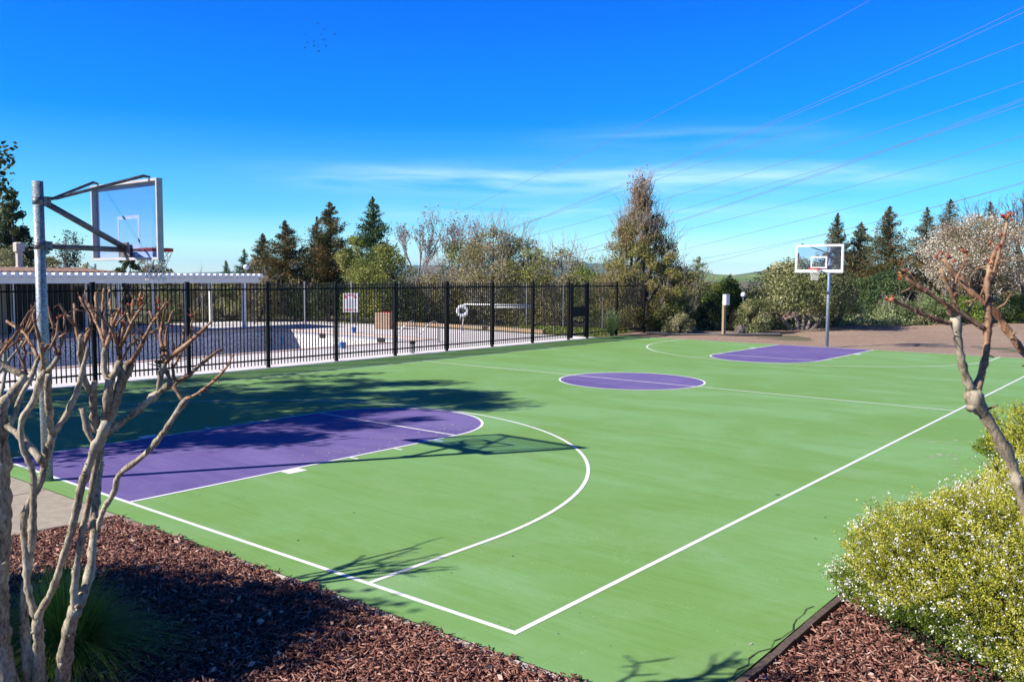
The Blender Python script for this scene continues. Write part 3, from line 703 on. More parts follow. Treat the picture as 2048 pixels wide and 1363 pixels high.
LM_RED = leafmat('redwood_needles', [(0.043, 0.067, 0.028), (0.098, 0.121, 0.043), (0.196, 0.147, 0.059), (0.293, 0.167, 0.069)], .15)
LM_REDG = leafmat('green_needles', [(0.026, 0.058, 0.022), (0.056, 0.104, 0.035), (0.096, 0.16, 0.048), (0.16, 0.176, 0.064)], .15)
LM_OAK = leafmat('yellow_green_leaves', [(0.073, 0.095, 0.021), (0.19, 0.219, 0.051), (0.322, 0.336, 0.073), (0.438, 0.41, 0.132)], .3)
LM_OLV = leafmat('olive_brown_leaves', [(0.098, 0.088, 0.039), (0.234, 0.215, 0.088), (0.37, 0.312, 0.146), (0.507, 0.41, 0.234)], .25)
LM_OLG = leafmat('olive_tree_leaves', [(0.058, 0.083, 0.03), (0.165, 0.19, 0.066), (0.33, 0.33, 0.132), (0.544, 0.512, 0.281)], .25)
LM_GRN = leafmat('fresh_green_leaves', [(0.042, 0.084, 0.017), (0.112, 0.182, 0.028), (0.224, 0.294, 0.049), (0.364, 0.392, 0.112)], .3)
LM_SAGE = leafmat('sage_green_leaves', [(0.075, 0.112, 0.037), (0.175, 0.237, 0.075), (0.325, 0.375, 0.163), (0.525, 0.55, 0.325)], .3)
LM_PALE = leafmat('pale_bush_leaves', [(0.10, 0.10, 0.04), (0.24, 0.24, 0.10), (0.38, 0.35, 0.18), (0.48, 0.44, 0.26)], .3)
LM_DARK = leafmat('dark_leaves', [(0.018, 0.032, 0.013), (0.04, 0.065, 0.022), (0.081, 0.108, 0.036), (0.162, 0.162, 0.063)], .2)
LM_BLOS = leafmat('white_blossom', [(0.15, 0.10, 0.06), (0.36, 0.28, 0.18), (0.66, 0.56, 0.42), (0.84, 0.76, 0.62)], .25)
LM_PINK = leafmat('pink_buds', [(0.20, 0.12, 0.10), (0.30, 0.19, 0.16), (0.40, 0.29, 0.25)], .2)

# redwoods and firs
conifer('redwood_tree', 'short redwood, leftmost of the pair left of the court fence', 527, 466, 62, 58, LM_RED, 5200, 11)
conifer('redwood_tree', 'full redwood right of the pair behind the fence, brownish at its foot', 572, 440, 60, 88, LM_RED, 9000, 12)
conifer('redwood_tree', 'tallest broad redwood between the pergola and the yellow green oak', 662, 403, 60, 92, LM_RED, 10500, 13)
conifer('redwood_tree', 'slim redwood leaning against the left side of the tall broad one', 636, 432, 61, 60, LM_RED, 5200, 14)
conifer('redwood_tree', 'dark green redwood with a bare trunk line, standing behind the oak', 746, 392, 58, 78, LM_REDG, 8500, 15)
conifer('small_fir', 'tiny fir peeping over the pergola roof left of the globe lamp', 453, 520, 95, 22, LM_REDG, 1500, 16)
conifer('small_fir', 'small grey green fir just over the end of the pergola roof', 490, 497, 90, 36, LM_REDG, 2500, 17)
conifer('redwood_tree', 'redwood directly behind the far backboard', 1669, 425, 66, 66, LM_RED, 6500, 18)
conifer('redwood_tree', 'leaning dark redwood first right of the far backboard', 1716, 443, 67, 74, LM_RED, 7500, 19)
conifer('redwood_tree', 'tall slender redwood midway between far hoop and blossom tree', 1771, 411, 64, 92, LM_RED, 9500, 20)
conifer('redwood_tree', 'redwood rising left of the white blossom tree', 1846, 413, 68, 70, LM_RED, 6500, 21)
conifer('redwood_tree', 'redwood top straight above the middle of the blossom tree', 1891, 396, 70, 78, LM_RED, 6500, 22)
conifer('redwood_tree', 'redwood top mostly veiled by white blossom, furthest right', 1970, 401, 70, 90, LM_RED, 6500, 23)
conifer('small_fir', 'thin pale fir standing alone right of the large half bare tree', 1395, 512, 52, 72, LM_SAGE, 3000, 24, dens=.7, leaf=.12)
conifer('small_fir', 'small dark fir tip under the hill, left of the far hoop', 1458, 548, 60, 44, LM_REDG, 1800, 25)
conifer('small_fir', 'tiny fir tip seen through the left of the far backboard', 1592, 505, 64, 24, LM_REDG, 900, 26)
# left side behind the building
bush('evergreen_tree', 'large dark evergreen tree behind the pool building at the left edge', 'tree', 32, 378, 62, 120, LM_DARK, 'cone', 1.5, 14000, .2, 60, .28, stems=8, trunk_h=3.5, group='trees behind the pool building')
conifer('fir_tree', 'narrow dark conifer top right of the large evergreen at the left', 88, 458, 62, 40, LM_DARK, 3000, 31, group='trees behind the pool building')
bare_tree('thin young tree with sparse leaves behind the building roof', 150, 462, 52, 60, M_BARK, 32, 4, .05, (LM_DARK, 900, .12), 'trees behind the pool building', .42, 4, 'sapling', .4)
bush('pale_bush', 'pale yellow green bush rising behind the left part of the tiled roof', 'bush', 20, 503, 55, 150, LM_PALE, 'mound', 0, 8000, .14, 40, .3, group='bushes behind the pool building')
bush('pale_bush', 'pale yellow green bush right of the near hoop pole behind the roof', 'bush', 110, 517, 55, 110, LM_PALE, 'mound', 0, 6000, .14, 35, .3, group='bushes behind the pool building')
bush('low_bush', 'low green bush just over the roof between sapling and backboard', 'bush', 175, 528, 56, 70, LM_OLV, 'mound', 0, 2500, .14, 25, .3, group='bushes behind the pool building')
bush('dark_bush', 'dark green bush under the near backboard behind the roof', 'bush', 258, 505, 54, 60, LM_DARK, 'mound', 0, 4000, .14, 30, .3, group='bushes behind the pool building')
bush('brown_bush', 'brown leaved bush seen through the near hoop net', 'bush', 305, 488, 54, 84, LM_OLV, 'mound', 0, 6500, .13, 35, .3, group='bushes behind the pool building')
bare_tree('wispy bare shrub over the middle of the pergola roof', 398, 520, 55, 50, M_PALEB, 33, 3, .03, None, 'bare trees beyond the pool', .5, 4, 'bare_shrub')
# bushes and trees behind the back fence, left to right
G = 'shrubs behind the back fence'
def hb(px, yt, D, w, m, label, name='shrub', cat='shrub', **k): bush(name, label, cat, px, yt - 4, D, w * 1.12, m, group=G, **k)
hb(330, 562, 50, 90, LM_OLG, 'shrub behind the pool seen between the two left pergola posts', n=4000, leaf=.12)
hb(395, 566, 50, 90, LM_OLV, 'brownish shrub behind the pool seen through the middle of the pergola', n=4500, leaf=.12)
hb(458, 560, 50, 90, LM_OLG, 'mixed green shrub between the last two pergola posts', n=4500, leaf=.12)
hb(520, 556, 50, 90, LM_OLV, 'twiggy brown shrub just right of the pergola end', n=4500, leaf=.12, tw=40)
hb(590, 575, 51, 100, LM_DARK, 'dark shrub at the foot of the redwood pair', n=5000, leaf=.12, tw=25)
hb(655, 568, 50, 90, LM_DARK, 'dark shrub left of the white pool rules sign', n=5000, leaf=.12)
hb(712, 478, 52, 66, LM_OAK, 'slim yellow green tree leaning left of the broad oak', name='young_oak', cat='tree', kind='round', zb=1.6, n=3200, leaf=.15, clumps=18, cs=.36, trunk_h=1.8, twl=.5)
hb(770, 498, 50, 165, LM_OAK, 'broad yellow green oak behind the pool rules sign', name='oak_tree', cat='tree', n=12000, leaf=.13, clumps=60, cs=.26, stems=9)
hb(800, 568, 48.5, 110, LM_DARK, 'dark shrub behind the tan storage box', n=5500, leaf=.12)
hb(856, 548, 49, 130, LM_OLV, 'grey brown twiggy shrub under the first bare tree', n=4500, leaf=.11, tw=150, twl=1.0)
bare_tree('tall pinkish bare tree left of the two, with budding twigs', 840, 412, 55, 150, M_PALEB, 41, 6, .09, (LM_PINK, 700, .12), base_h=.32)
bare_tree('bare tree with pinkish buds right of the tallest bare one', 908, 408, 57, 105, M_PALEB, 42, 6, .08, (LM_PINK, 450, .12), base_h=.4, spread=.45)
bare_tree('bare budding tree rising out of the olive brown thicket', 965, 422, 56, 120, M_PALEB, 43, 6, .08, (LM_PINK, 450, .12), base_h=.34)
hb(922, 486, 50, 128, LM_OLG, 'rounded green bush with a dark hollow left of the olive brown thicket', n=8500, leaf=.13, clumps=50)
hb(985, 462, 49, 165, LM_OLV, 'tall olive brown thicket behind the reaching pole', n=14000, leaf=.12, clumps=70, tw=170, twl=1.0)
hb(1064, 500, 48, 125, LM_OAK, 'yellow green bush left of the gate', n=8000, leaf=.12, clumps=45, tw=30)
hb(1045, 480, 50, 120, LM_OLV, 'brown topped bush with bare shoots behind the yellow green one', n=5000, leaf=.12, clumps=35, tw=60, twl=1.1)
hb(1130, 503, 47, 140, LM_OLV, 'twiggy olive bush right behind the gate', n=7500, leaf=.11, clumps=45, tw=90, twl=1.0)
bare_tree('wispy bare shrub standing over the bushes left of the gate', 1095, 482, 49, 120, M_PALEB, 44, 4, .04, None, base_h=.4, name='bare_shrub')
hb(1192, 516, 46, 130, LM_GRN, 'greener bush between the gate and the large half bare tree', n=8000, leaf=.11, clumps=45)
# large half bare tree at the end of the fence
def big_tree():
    D = 44; px = 1282; P = foot(px, D); H = ztop(px, 372, D); Rx = 285 * D / F_PX / 2; rng = np.random.default_rng(77)
    t = thing('large_tree', 'tall pointed half bare tree with brown leaves at the end of the black fence', 'tree', (P[0], P[1], 0))
    V, Fc, tone, cen = blob_leaves(H * .95, Rx, .2, 'cone', 95000, .085, rng, 300, .14, .55)
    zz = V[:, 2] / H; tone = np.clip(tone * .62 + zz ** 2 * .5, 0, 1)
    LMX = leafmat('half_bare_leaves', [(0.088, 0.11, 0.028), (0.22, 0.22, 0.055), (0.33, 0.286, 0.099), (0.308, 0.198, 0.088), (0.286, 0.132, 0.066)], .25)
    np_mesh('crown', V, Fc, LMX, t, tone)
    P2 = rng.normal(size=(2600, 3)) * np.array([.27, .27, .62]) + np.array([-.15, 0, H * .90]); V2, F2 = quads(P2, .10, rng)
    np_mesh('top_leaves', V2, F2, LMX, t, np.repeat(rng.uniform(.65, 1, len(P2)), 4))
    b = MB(); b.tube([(0, 0, -.1), (-.05, 0, H * .25), (.05, .05, H * .6), (-.1, 0, H * 1.04)], [.2, .15, .09, .015], 8, jit=.1)
    limbs(b, (0, 0, .6), cen[rng.choice(150, 44, replace=False), :3], .07, rng); b.build('trunk', M_BARK, t)
    b = MB(); twigs_out(b, cen, Rx, H, 420, rng, .75, .011); up = cen[cen[:, 2] > H * .5]; twigs_out(b, up, Rx, H, 160, rng, 1.1, .013); b.build('shoots', M_PALEB, t)
big_tree()
# right of it
G2 = 'shrubs along the far edge of the dirt'
def sb(px, yt, D, w, m, label, name='shrub', cat='shrub', **k): bush(name, label, cat, px, yt - 3, D, w * 1.1, m, group=G2, **k)
sb(1345, 585, 43, 70, LM_OLG, 'grey green shrub at the right foot of the large half bare tree', n=4500, leaf=.10)
sb(1388, 548, 49, 96, LM_OLG, 'pale twiggy shrub below the thin pale fir', n=6500, leaf=.11, tw=70, twl=.8)
sb(1420, 612, 44, 90, LM_DARK, 'low dark shrub left of the utility box', n=4500, leaf=.10)
sb(1450, 560, 47, 100, LM_GRN, 'bright yellow green shrub behind the utility box', n=9000, leaf=.11, clumps=50, tw=20)
sb(1362, 632, 41, 66, LM_PALE, 'low pale grassy shrub at the end of the gravel path', n=3500, leaf=.09)
sb(1495, 585, 51, 76, LM_OLG, 'grey green shrub at the left flank of the olive tree', n=5000, leaf=.11)
sb(1504, 601, 42.6, 74, LM_OLG, 'low mixed shrub in front of the small round garden lamp', n=4500, leaf=.10)
sb(1470, 628, 43.6, 44, LM_OLV, 'small brownish shrub between the utility box post and the dark boulder', n=2200, leaf=.09)
# olive tree with several trunks
def olive():
    D = 45; px = 1600; P = foot(px, D); rng = np.random.default_rng(5); H = ztop(px, 522, D); Rx = 112 * D / F_PX
    t = thing('olive_tree', 'wide olive green tree with several leaning trunks behind the far hoop', 'tree', (P[0], P[1], 0))
    V, Fc, tone, cen = blob_leaves(H, Rx, 1.0, 'mound', 34000, .105, rng, 120, .21, .3)
    np_mesh('crown', V, Fc, LM_OLG, t, tone); b = MB()
    for dx, tx in ((-.4, -1.9), (-.1, -.35), (.3, .9), (.55, 1.9), (0.1, .3)):
        a = CR * dx; c = CR * tx; b.tube([(a[0], a[1], -.05), (a[0] * .6 + c[0] * .4, a[1] * .6 + c[1] * .4, .6), (c[0], c[1], 1.7), (c[0] * 1.2, c[1] * 1.2, 2.6)], [.11, .09, .07, .04], 8, jit=.1)
    b.build('trunk', M_PALEB, t)
olive()
sb(1672, 545, 47, 76, LM_PALE, 'pale silvery bush at the right flank of the olive tree', n=6000, leaf=.10, zb=.9)
sb(1720, 560, 52, 96, LM_REDG, 'dark green shrub under the leaning redwood', n=7000, leaf=.12)
sb(1765, 545, 54, 110, LM_REDG, 'green undergrowth shrub at the foot of the slender redwood', n=7000, leaf=.13)
sb(1830, 570, 55, 90, LM_DARK, 'dark shrub between redwood foot and blossom tree', n=5000, leaf=.13)
sb(1788, 600, 50, 90, LM_SAGE, 'sage green shrub with upright shoots left of the blossom tree trunk', n=7500, leaf=.10, tw=40, twm=M_PALEB, twl=.5)
sb(1862, 592, 50, 100, LM_SAGE, 'brighter sage green shrub under the left side of the blossom tree', n=8000, leaf=.10, tw=30, twl=.5)
sb(1925, 598, 51, 90, LM_GRN, 'fresh green shrub under the blossom tree crown', n=7000, leaf=.10)
sb(1985, 602, 52, 90, LM_SAGE, 'sage green shrub behind the near budding branch', n=7000, leaf=.10)
sb(2045, 596, 52, 100, LM_GRN, 'fresh green shrub at the right edge beyond the dirt', n=7500, leaf=.10)
def blossom():
    D = 52; px = 1955; P = foot(px, D); rng = np.random.default_rng(9); H = ztop(px, 432, D); Rx = 122 * D / F_PX
    t = thing('blossom_tree', 'wide tree covered in white blossom over dark branches at the right', 'tree', (P[0], P[1], 0))
    V, Fc, tone, cen = blob_leaves(H, Rx, 1.7, 'round', 26000, .085, rng, 140, .2, .5, 1.2)
    np_mesh('blossom', V, Fc, LM_BLOS, t, tone)
    V, Fc, tone, c2 = blob_leaves(H * .95, Rx * .9, 1.7, 'round', 9000, .09, rng, 90, .2, .9); np_mesh('leaves', V, Fc, LM_OLV, t, tone)
    b = MB(); b.tube([(0, 0, -.1), (.1, 0, 1.1), (.05, 0, 2.0)], [.22, .17, .13], 8, jit=.12); limbs(b, (.05, 0, 1.3), cen[rng.choice(140, 60, replace=False), :3], .07, rng)
    twigs_out(b, cen, Rx, H, 220, rng, .7, .014); b.build('trunk', M_BARK, t)
blossom()
bare_tree('dark bare tree with fine purple twigs at the right edge', 2045, 366, 54, 150, M_BARK, 61, 5, .11, (LM_PINK, 500, .09), 'bare trees beyond the dirt', .36, 5)
# ground cover strip
def groundcover():
    rng = np.random.default_rng(21); P = []
    for i in range(26000):
        px = rng.uniform(1330, 2060); base = 668 - (px - 1330) * .012; D0 = np.interp(px, [1330, 1430, 1700, 2060], [43.5, 43.5, 47.5, 52.5]); D = D0 + rng.uniform(-.4, 3.5)
        g = foot(px, D); h = .62 * rng.random() ** .8 * (0.5 + 0.5 * math.sin(px * .05) ** 2) + .03; P.append((g[0], g[1], h))
    V, Fc = quads(np.array(P), .12, rng, 2.0, up=.8); T = np.repeat(np.clip(rng.normal(.55, .25, len(P)), 0, 1), 4)
    tag(np_mesh('ground_cover', V, Fc, LM_SAGE, None, T), 'low pale green ground cover along the far edge of the dirt', 'ground cover', kind='stuff')
groundcover()
# planter edge and grass behind the pool
def planter():
    M_TAN = simple('tan_kerb', (0.42, 0.30, 0.19), (0.34, 0.24, 0.15), scale=3, rough=.85)
    b = MB(); pts = [(-23.2, 26.9), (-20, 27.6), (-16, 27.5), (-12.5, 27.3)]
    for A, B in zip(pts[:-1], pts[1:]): b.bar((*A, .12), (*B, .12), .24, .16)
    tag(b.build('planter_kerb', M_TAN), 'low tan planter kerb along the hedge at the back of the pool deck', 'kerb')
    rng = np.random.default_rng(8); n = 6000; P = np.stack([rng.uniform(-15.5, -9.9, n), rng.uniform(27.6, 31, n), rng.uniform(0, .14, n)], 1); V, Fc = quads(P, .13, rng, 3, up=2)
    tag(np_mesh('grass', V, Fc, LM_GRN, None, np.repeat(rng.uniform(.4, 1, n), 4)), 'short green grass behind the pool deck near the gate', 'grass', kind='stuff')
planter()
def grass_clump(label, loc, n, rad, h, mat, seed, name='grass_clump', w=.006, group=None, droop=.5):
    rng = np.random.default_rng(seed); V = []; Fc = []; T = []
    for i in range(n):
        a = rng.uniform(0, 2 * math.pi); r0 = rad * .18 * rng.random(); lean = rng.uniform(.05, 1.0) ** .8; hh = h * rng.uniform(.6, 1.1)
        p0 = np.array([math.cos(a) * r0, math.sin(a) * r0, 0]); o_ = np.array([math.cos(a + rng.normal() * .25), math.sin(a + rng.normal() * .25), 0]); side = np.array([-o_[1], o_[0], 0])
        k = len(V); nseg = 5
        for s in range(nseg + 1):
            u = s / nseg; p = p0 + o_ * rad * lean * u ** 1.5 + np.array([0, 0, hh * (u * (1.15 - .25 * lean) - droop * lean * u ** 2.6)]); ww = w * (1 - u * .85)
            V.append(p - side * ww); V.append(p + side * ww); T += [0.25 + .6 * u * rng.uniform(.6, 1)] * 2
        for s in range(nseg): Fc.append((k + 2 * s, k + 2 * s + 1, k + 2 * s + 3, k + 2 * s + 2))
    t = thing(name, label, 'grass plant', (*loc[:2], 0), 0, group); np_mesh('blades', np.array(V), Fc, mat, t, np.clip(T, 0, 1)); return t
LM_TUFT = leafmat('tuft_blades', [(0.03, 0.07, 0.01), (0.11, 0.21, 0.025), (0.27, 0.38, 0.05), (0.50, 0.54, 0.14)], .35)
g_ = foot(130, 5.95); grass_clump('round tuft of fine green grass behind the slender trunks at lower left', g_, 2600, .74, .72, LM_TUFT, 5, w=.0045, droop=.75)
g_ = foot(-150, 5.9); grass_clump('second tuft of fine green grass at the left edge in the bark bed', g_, 900, .6, .5, LM_TUFT, 6, w=.0035, droop=.75)
g_ = ground(1222, 671); grass_clump('pale spiky grass clump behind the fence right of the gate', g_, 420, .75, 1.15, LM_SAGE, 7, w=.02, droop=.15)

# ------------------------------------------------------------------ pergola and pool building
pg = thing('pergola', 'long white patio cover with fluted roof and slim posts over the left pool deck', 'pergola', (-26.0, 10.8, 0))
b = MB(); YE = 21.1
b.box((0.12, (YE - 0 - 10.8 - 14 + 0) / 2, 2.385), (0.09, YE - 10.8 + 14, .25)); b.build('front_beam', M_WHITE, pg, bevel=.01)
b = MB(); b.box((-2.6, (20.4 - 10.8 - 14) / 2, 2.36), (0.09, 20.4 - 10.8 + 14, .24)); b.build('back_beam', M_WHITE, pg)
for i, y in enumerate((-9.4, -6.3, -3.1, 0.0, 3.15, 6.35, 9.5)):
    b = MB(); b.box((0, y, 1.13), (.15, .15, 2.26)); b.box((0, y, .04), (.22, .22, .08)); b.build('post', M_WHITE, pg, bevel=.008)
    b = MB(); b.box((-2.6, y - .25, 1.115), (.12, .12, 2.23)); b.build('post', M_WHITE, pg, bevel=.008)
b = MB(); y = -14; p_ = .31
prof = []
while y < YE - 10.8 + .1: prof += [(y, 2.70), (y + .16, 2.715), (y + .21, 2.53), (y + .26, 2.53)]; y += p_
xf, xb = .42, -3.2
for (ya, za), (yb, zb_) in zip(prof[:-1], prof[1:]):
    b.face([(xf, ya, za), (xf, yb, zb_), (xb, yb, zb_ - .02), (xb, ya, za - .02)])
    b.face([(xf, ya, 2.515), (xf, yb, 2.515), (xf, yb, zb_), (xf, ya, za)])
b.build('fluted_roof', M_WHITE, pg)
bl = thing('pool_building', 'low beige pool building with brown tiled roof behind the patio cover', 'building', (-29.6, 0, 0))
M_BEIGE = simple('beige_stucco', (0.36, 0.32, 0.24), (0.32, 0.28, 0.21), scale=3, rough=.9, bmp=.1)
M_TRIM = simple('brown_trim', (0.10, 0.065, 0.045), rough=.7)
b = MB(); b.box((-4, 0.6, 1.30), (8, 29, 2.60)); b.build('wall', M_BEIGE, bl)
M_ROOF = simple('brown_roof_tile', (0.15, 0.085, 0.06), (0.28, 0.17, 0.12), scale=7, rough=.85, bmp=.3)
b = MB(); yy0, yy1 = -14.4, 15.6; xe, xr = 0.55, -4.0
ntile = 100
for k in range(ntile):
    ya = yy0 + (yy1 - yy0) * k / ntile; w_ = (yy1 - yy0) / ntile; h_ = .05
    b.face([(xe, ya, 2.735), (xe, ya + w_ * .5, 2.735 + h_), (xr, ya + w_ * .5, 2.93 + h_), (xr, ya, 2.93)])
    b.face([(xe, ya + w_ * .5, 2.735 + h_), (xe, ya + w_, 2.735), (xr, ya + w_, 2.93), (xr, ya + w_ * .5, 2.93 + h_)])
    b.face([(xe, ya, 2.70), (xe, ya + w_, 2.70), (xe, ya + w_ * .5, 2.735 + h_)])
b.face([(xr, yy0, 2.93), (xr, yy1, 2.93), (-8.6, yy1, 2.74), (-8.6, yy0, 2.74)]); b.face([(xe, yy1, 2.73), (xr, yy1, 2.93), (-8.6, yy1, 2.74)]); b.face([(xe, yy0, 2.73), (-8.6, yy0, 2.74), (xr, yy0, 2.93)])
b.box((xe - .04, (yy0 + yy1) / 2, 2.64), (.06, yy1 - yy0, .10)); b.face([(xe, yy0, 2.75), (-8.6, yy0, 2.75), (-8.6, yy1, 2.69), (xe, yy1, 2.75)])
rf = b.build('roof', M_ROOF, bl)
cpos = at(39, 530, 42.5)
b = MB(); cx_, cy_ = cpos[0] + 29.6, cpos[1]
b.lathe([(.21, 2.9), (.21, 3.0), (.17, 3.0), (.17, 3.72), (.27, 3.72), (.27, 4.10), (.22, 4.16), (.05, 4.18)], (cx_, cy_, 0), 8); b.build('vent_chimney', simple('cream_metal', (.62, .55, .46), (.55, .48, .4), rough=.6), rf)
b = MB(); b.box((.012, 12.1, 1.1), (.03, 2.7, 2.2)); b.build('doorway', simple('doorway_shade', (.012, .01, .01), rough=.7), bl)  # black slab on the wall; its colour stands for the unlit interior
for y, w_, zc, h_ in ((3.2, 1.6, 1.4, 1.0), (14.0, .9, 1.05, 2.1)):
    b = MB(); b.box((.02, y, zc), (.05, w_, h_)); f_ = b.build('window' if zc > 1.2 else 'door', M_TRIM, bl); b = MB(); b.box((.05, y, zc), (.012, w_ - .2, h_ - .2)); b.build('pane', M_DARKV, f_)

# ------------------------------------------------------------------ poolside things
def put(px, py): g = ground(px, py); return (g[0], g[1], 0)
# rules sign
sg = at(701, 605, 46.0); t = thing('pool_sign', 'white pool rules sign with red lettering hung on the back fence', 'sign', (sg[0], sg[1], sg[2]), math.atan2(CR[1], CR[0]) + .0)
b = MB(); b.box((0, 0, 0), (.78, .03, 1.0)); b.build('board', M_WHITE, t)
M_REDP = simple('red_lettering', (.6, .03, .04), rough=.6)
b = MB(); yy = -.019
for i in range(7): b.box((-.27 + .09 * i, yy, .40), (.055, .006, .07))
b.box((-.25, yy, .29), (.14, .006, .10)); b.box((.25, yy, .29), (.14, .006, .10))
for i in range(8): b.box((-.28 + .08 * i, yy, -.38), (.05, .006, .08))
b.build('red_letters', M_REDP, t)
b = MB()
for r_ in range(6): b.box((random.uniform(-.04, .04), yy, .13 - r_ * .075), (.5 + random.uniform(-.1, .05), .005, .014))
b.build('fine_print', simple('grey_print', (.35, .36, .42), rough=.7), t)
b = MB()
for s_ in (-.3, .3): b.box((s_, .03, -.9), (.04, .03, 2.9))
b.build('sign_post', M_GPOST, t)
# tan storage box
t = thing('storage_box', 'tan storage box with a red towel on its lid at the back of the deck', 'storage box', put(770, 657), R(20))
b = MB(); b.box((0, 0, .36), (.86, .6, .72)); b.build('box_body', simple('tan_plastic', (.38, .25, .17), (.33, .21, .14), rough=.6), t, bevel=.05)
b = MB(); b.box((0, 0, .76), (.90, .64, .10)); b.build('lid', simple('tan_lid', (.42, .29, .2), rough=.6), t, bevel=.03)
b = MB(); b.box((.1, 0, .825), (.5, .5, .03)); tag(b.build('towel', M_REDP), 'folded red towel on the lid of the tan storage box', 'towel'); bpy.data.objects['towel'].location = t.location; bpy.data.objects['towel'].rotation_euler = t.rotation_euler
# handrails
M_CHROME = simple('brushed_steel', (.42, .40, .38), (.34, .33, .32), rough=.35, metal=.6)
t = thing('pool_handrail', 'pair of curved steel handrails at the far corner of the pool', 'handrail', put(818, 684))
for dx in (0, .9):
    o_ = CR * dx; b = MB()
    b.tube([(o_[0] + a * CR[0], o_[1] + a * CR[1], z) for a, z in ((-.30, -.3), (-.50, .05), (-.48, .3), (-.28, .55), (-.05, .78), (.10, .86), (.24, .8), (.30, .6), (.31, 0))], .022, 8)
    b.build('rail', M_CHROME, t, smooth=True)
# life ring and reaching pole
lp = put(925, 661); t = thing('life_ring', 'white life ring hanging on a post by the hedge', 'life ring', (lp[0], lp[1], 0), math.atan2(CR[1], CR[0]))
zc = ztop(923, 621, depth(lp)); b = MB(); r_ = .23
pts = [(r_ * math.cos(2 * math.pi * k / 28), -.08, zc + r_ * math.sin(2 * math.pi * k / 28)) for k in range(29)]
b.tube(pts, .08, 10, cap=False); b.build('ring', M_WHITE, t, smooth=True)
b = MB(); b.tube([(.05, -.05, zc - .3), (.0, -.04, zc - .7), (.12, -.05, zc - .95)], .015, 5); b.tube([(-.1, -.05, zc - .3), (-.15, -.04, zc - .8), (-.05, -.05, zc - 1.0)], .015, 5); b.build('rope', M_NET, t)
b = MB(); b.box((0, 0, (zc + .3) / 2), (.07, .05, zc + .3)); b.build('post', M_GPOST, t)
A = at(928, 608, depth(lp) - .2); B = at(1063, 610, depth(lp) - .2 + 0.0)
t = thing('reaching_pole', 'long white reaching pole hung level on the back fence beside the life ring', 'pole', tuple(A))
b = MB(); d_ = B - A; b.tube([(0, 0, 0), tuple(d_)], .036, 8); b.build('pole', M_WHITE, t, smooth=True)
b = MB(); b.tube([(0, 0, 0), (-.08, 0, -.05), (-.12, 0, -.22)], .03, 6); b.build('hook', M_WHITE, t)
A2 = at(990, 614, depth(lp) - .2); B2 = at(1063, 614.5, depth(lp) - .2)
t = thing('rescue_pole', 'shorter white pole hung just below the long reaching pole', 'pole', tuple(A2)); b = MB(); b.tube([(0, 0, 0), tuple(B2 - A2)], .03, 8); b.build('pole', M_WHITE, t, smooth=True); b = MB(); b.lathe([(.05, -.04), (.05, .04)], (0, 0, 0), 8); b.build('end_cap', M_WHITE, t)
for P_, lb in (((823, 706), 'short deck post with dark cap behind the fence, right of the storage box'), ((316, 752), 'short deck post with dark cap behind the fence, near the second fence post')):
    g = put(*P_); t = thing('bollard', lb, 'bollard', g, 0, 'short posts along the inside of the fence'); b = MB(); b.box((0, 0, .17), (.05, .05, .34)); b.box((.09, 0, .17), (.05, .05, .34)); b.build('post', M_GPOST, t); b = MB(); b.box((.045, 0, .385), (.19, .13, .09)); b.build('cap', M_BLACK, t, bevel=.01)
# globe lamp
D_ = 46; g = foot(494.5, D_); zl = ztop(494.5, 534, D_); t = thing('globe_lamp', 'white globe lamp on a thin pole behind the pergola end', 'lamp', (g[0], g[1], 0))
b = MB(); b.tube([(0, 0, 0), (0, 0, zl - .1)], .03, 8); b.build('pole', M_GPOST, t); b = MB(); b.lathe([(.06, -.14), (.13, -.08), (.165, 0), (.13, .09), (.06, .14)], (0, 0, zl), 14); b.build('globe', M_WHITE, t, smooth=True)
# utility box on a post
g = put(1447, 670); D_ = depth(g); t = thing('utility_box', 'pale utility box on a wooden post beside the gravel path', 'utility box', g, math.atan2(CR[1], CR[0]) + .5)
z0_, z1_ = ztop(1450, 610, D_), ztop(1450, 588, D_)
b = MB(); b.box((0, 0, z0_ / 2 + .1), (.13, .13, z0_ + .2)); b.build('post', simple('tan_post', (.33, .25, .15), (.27, .2, .12), rough=.85), t)
b = MB(); b.box((0, -.12, (z0_ + z1_) / 2), (.26, .22, z1_ - z0_)); b.build('box', simple('pale_box', (.62, .58, .56), (.55, .52, .5), rough=.5), t, bevel=.02)
b = MB(); b.box((0, -.236, (z0_ + z1_) / 2), (.2, .012, z1_ - z0_ - .08)); b.build('door', M_WHITE, t)
# garden lamp and rock
g = foot(1485, 43.5); zz = ztop(1485, 589, 43.5); t = thing('garden_lamp', 'small white round lamp on a short post among shrubs right of the utility box', 'lamp', (g[0], g[1], 0))
b = MB(); b.tube([(0, 0, 0), (0, 0, zz - .1)], .03, 6); b.build('pole', M_GPOST, t); b = MB(); b.lathe([(.05, -.13), (.11, -.08), (.14, 0), (.1, .09), (.04, .13)], (0, 0, zz), 12); b.build('globe', M_WHITE, t, smooth=True)
def rock(px, py, w, h, label):
    g = put(px, py); rng = random.Random(px); b = MB(); b.lathe([(w * .45, 0), (w * .5, h * .3), (w * .42, h * .7), (w * .2, h * .97), (.02, h)], seg=9)
    b.v = [(x * rng.uniform(.8, 1.15), y * rng.uniform(.8, 1.15), z * rng.uniform(.9, 1.1)) for x, y, z in b.v]
    o = tag(b.build('boulder', simple('boulder_stone', (.14, .11, .10), (.06, .045, .04), scale=3, rough=.9, bmp=.5)), label, 'rock'); o.location = g
rock(1480, 668, .55, .42, 'dark boulder beside the gravel path right of the utility box')
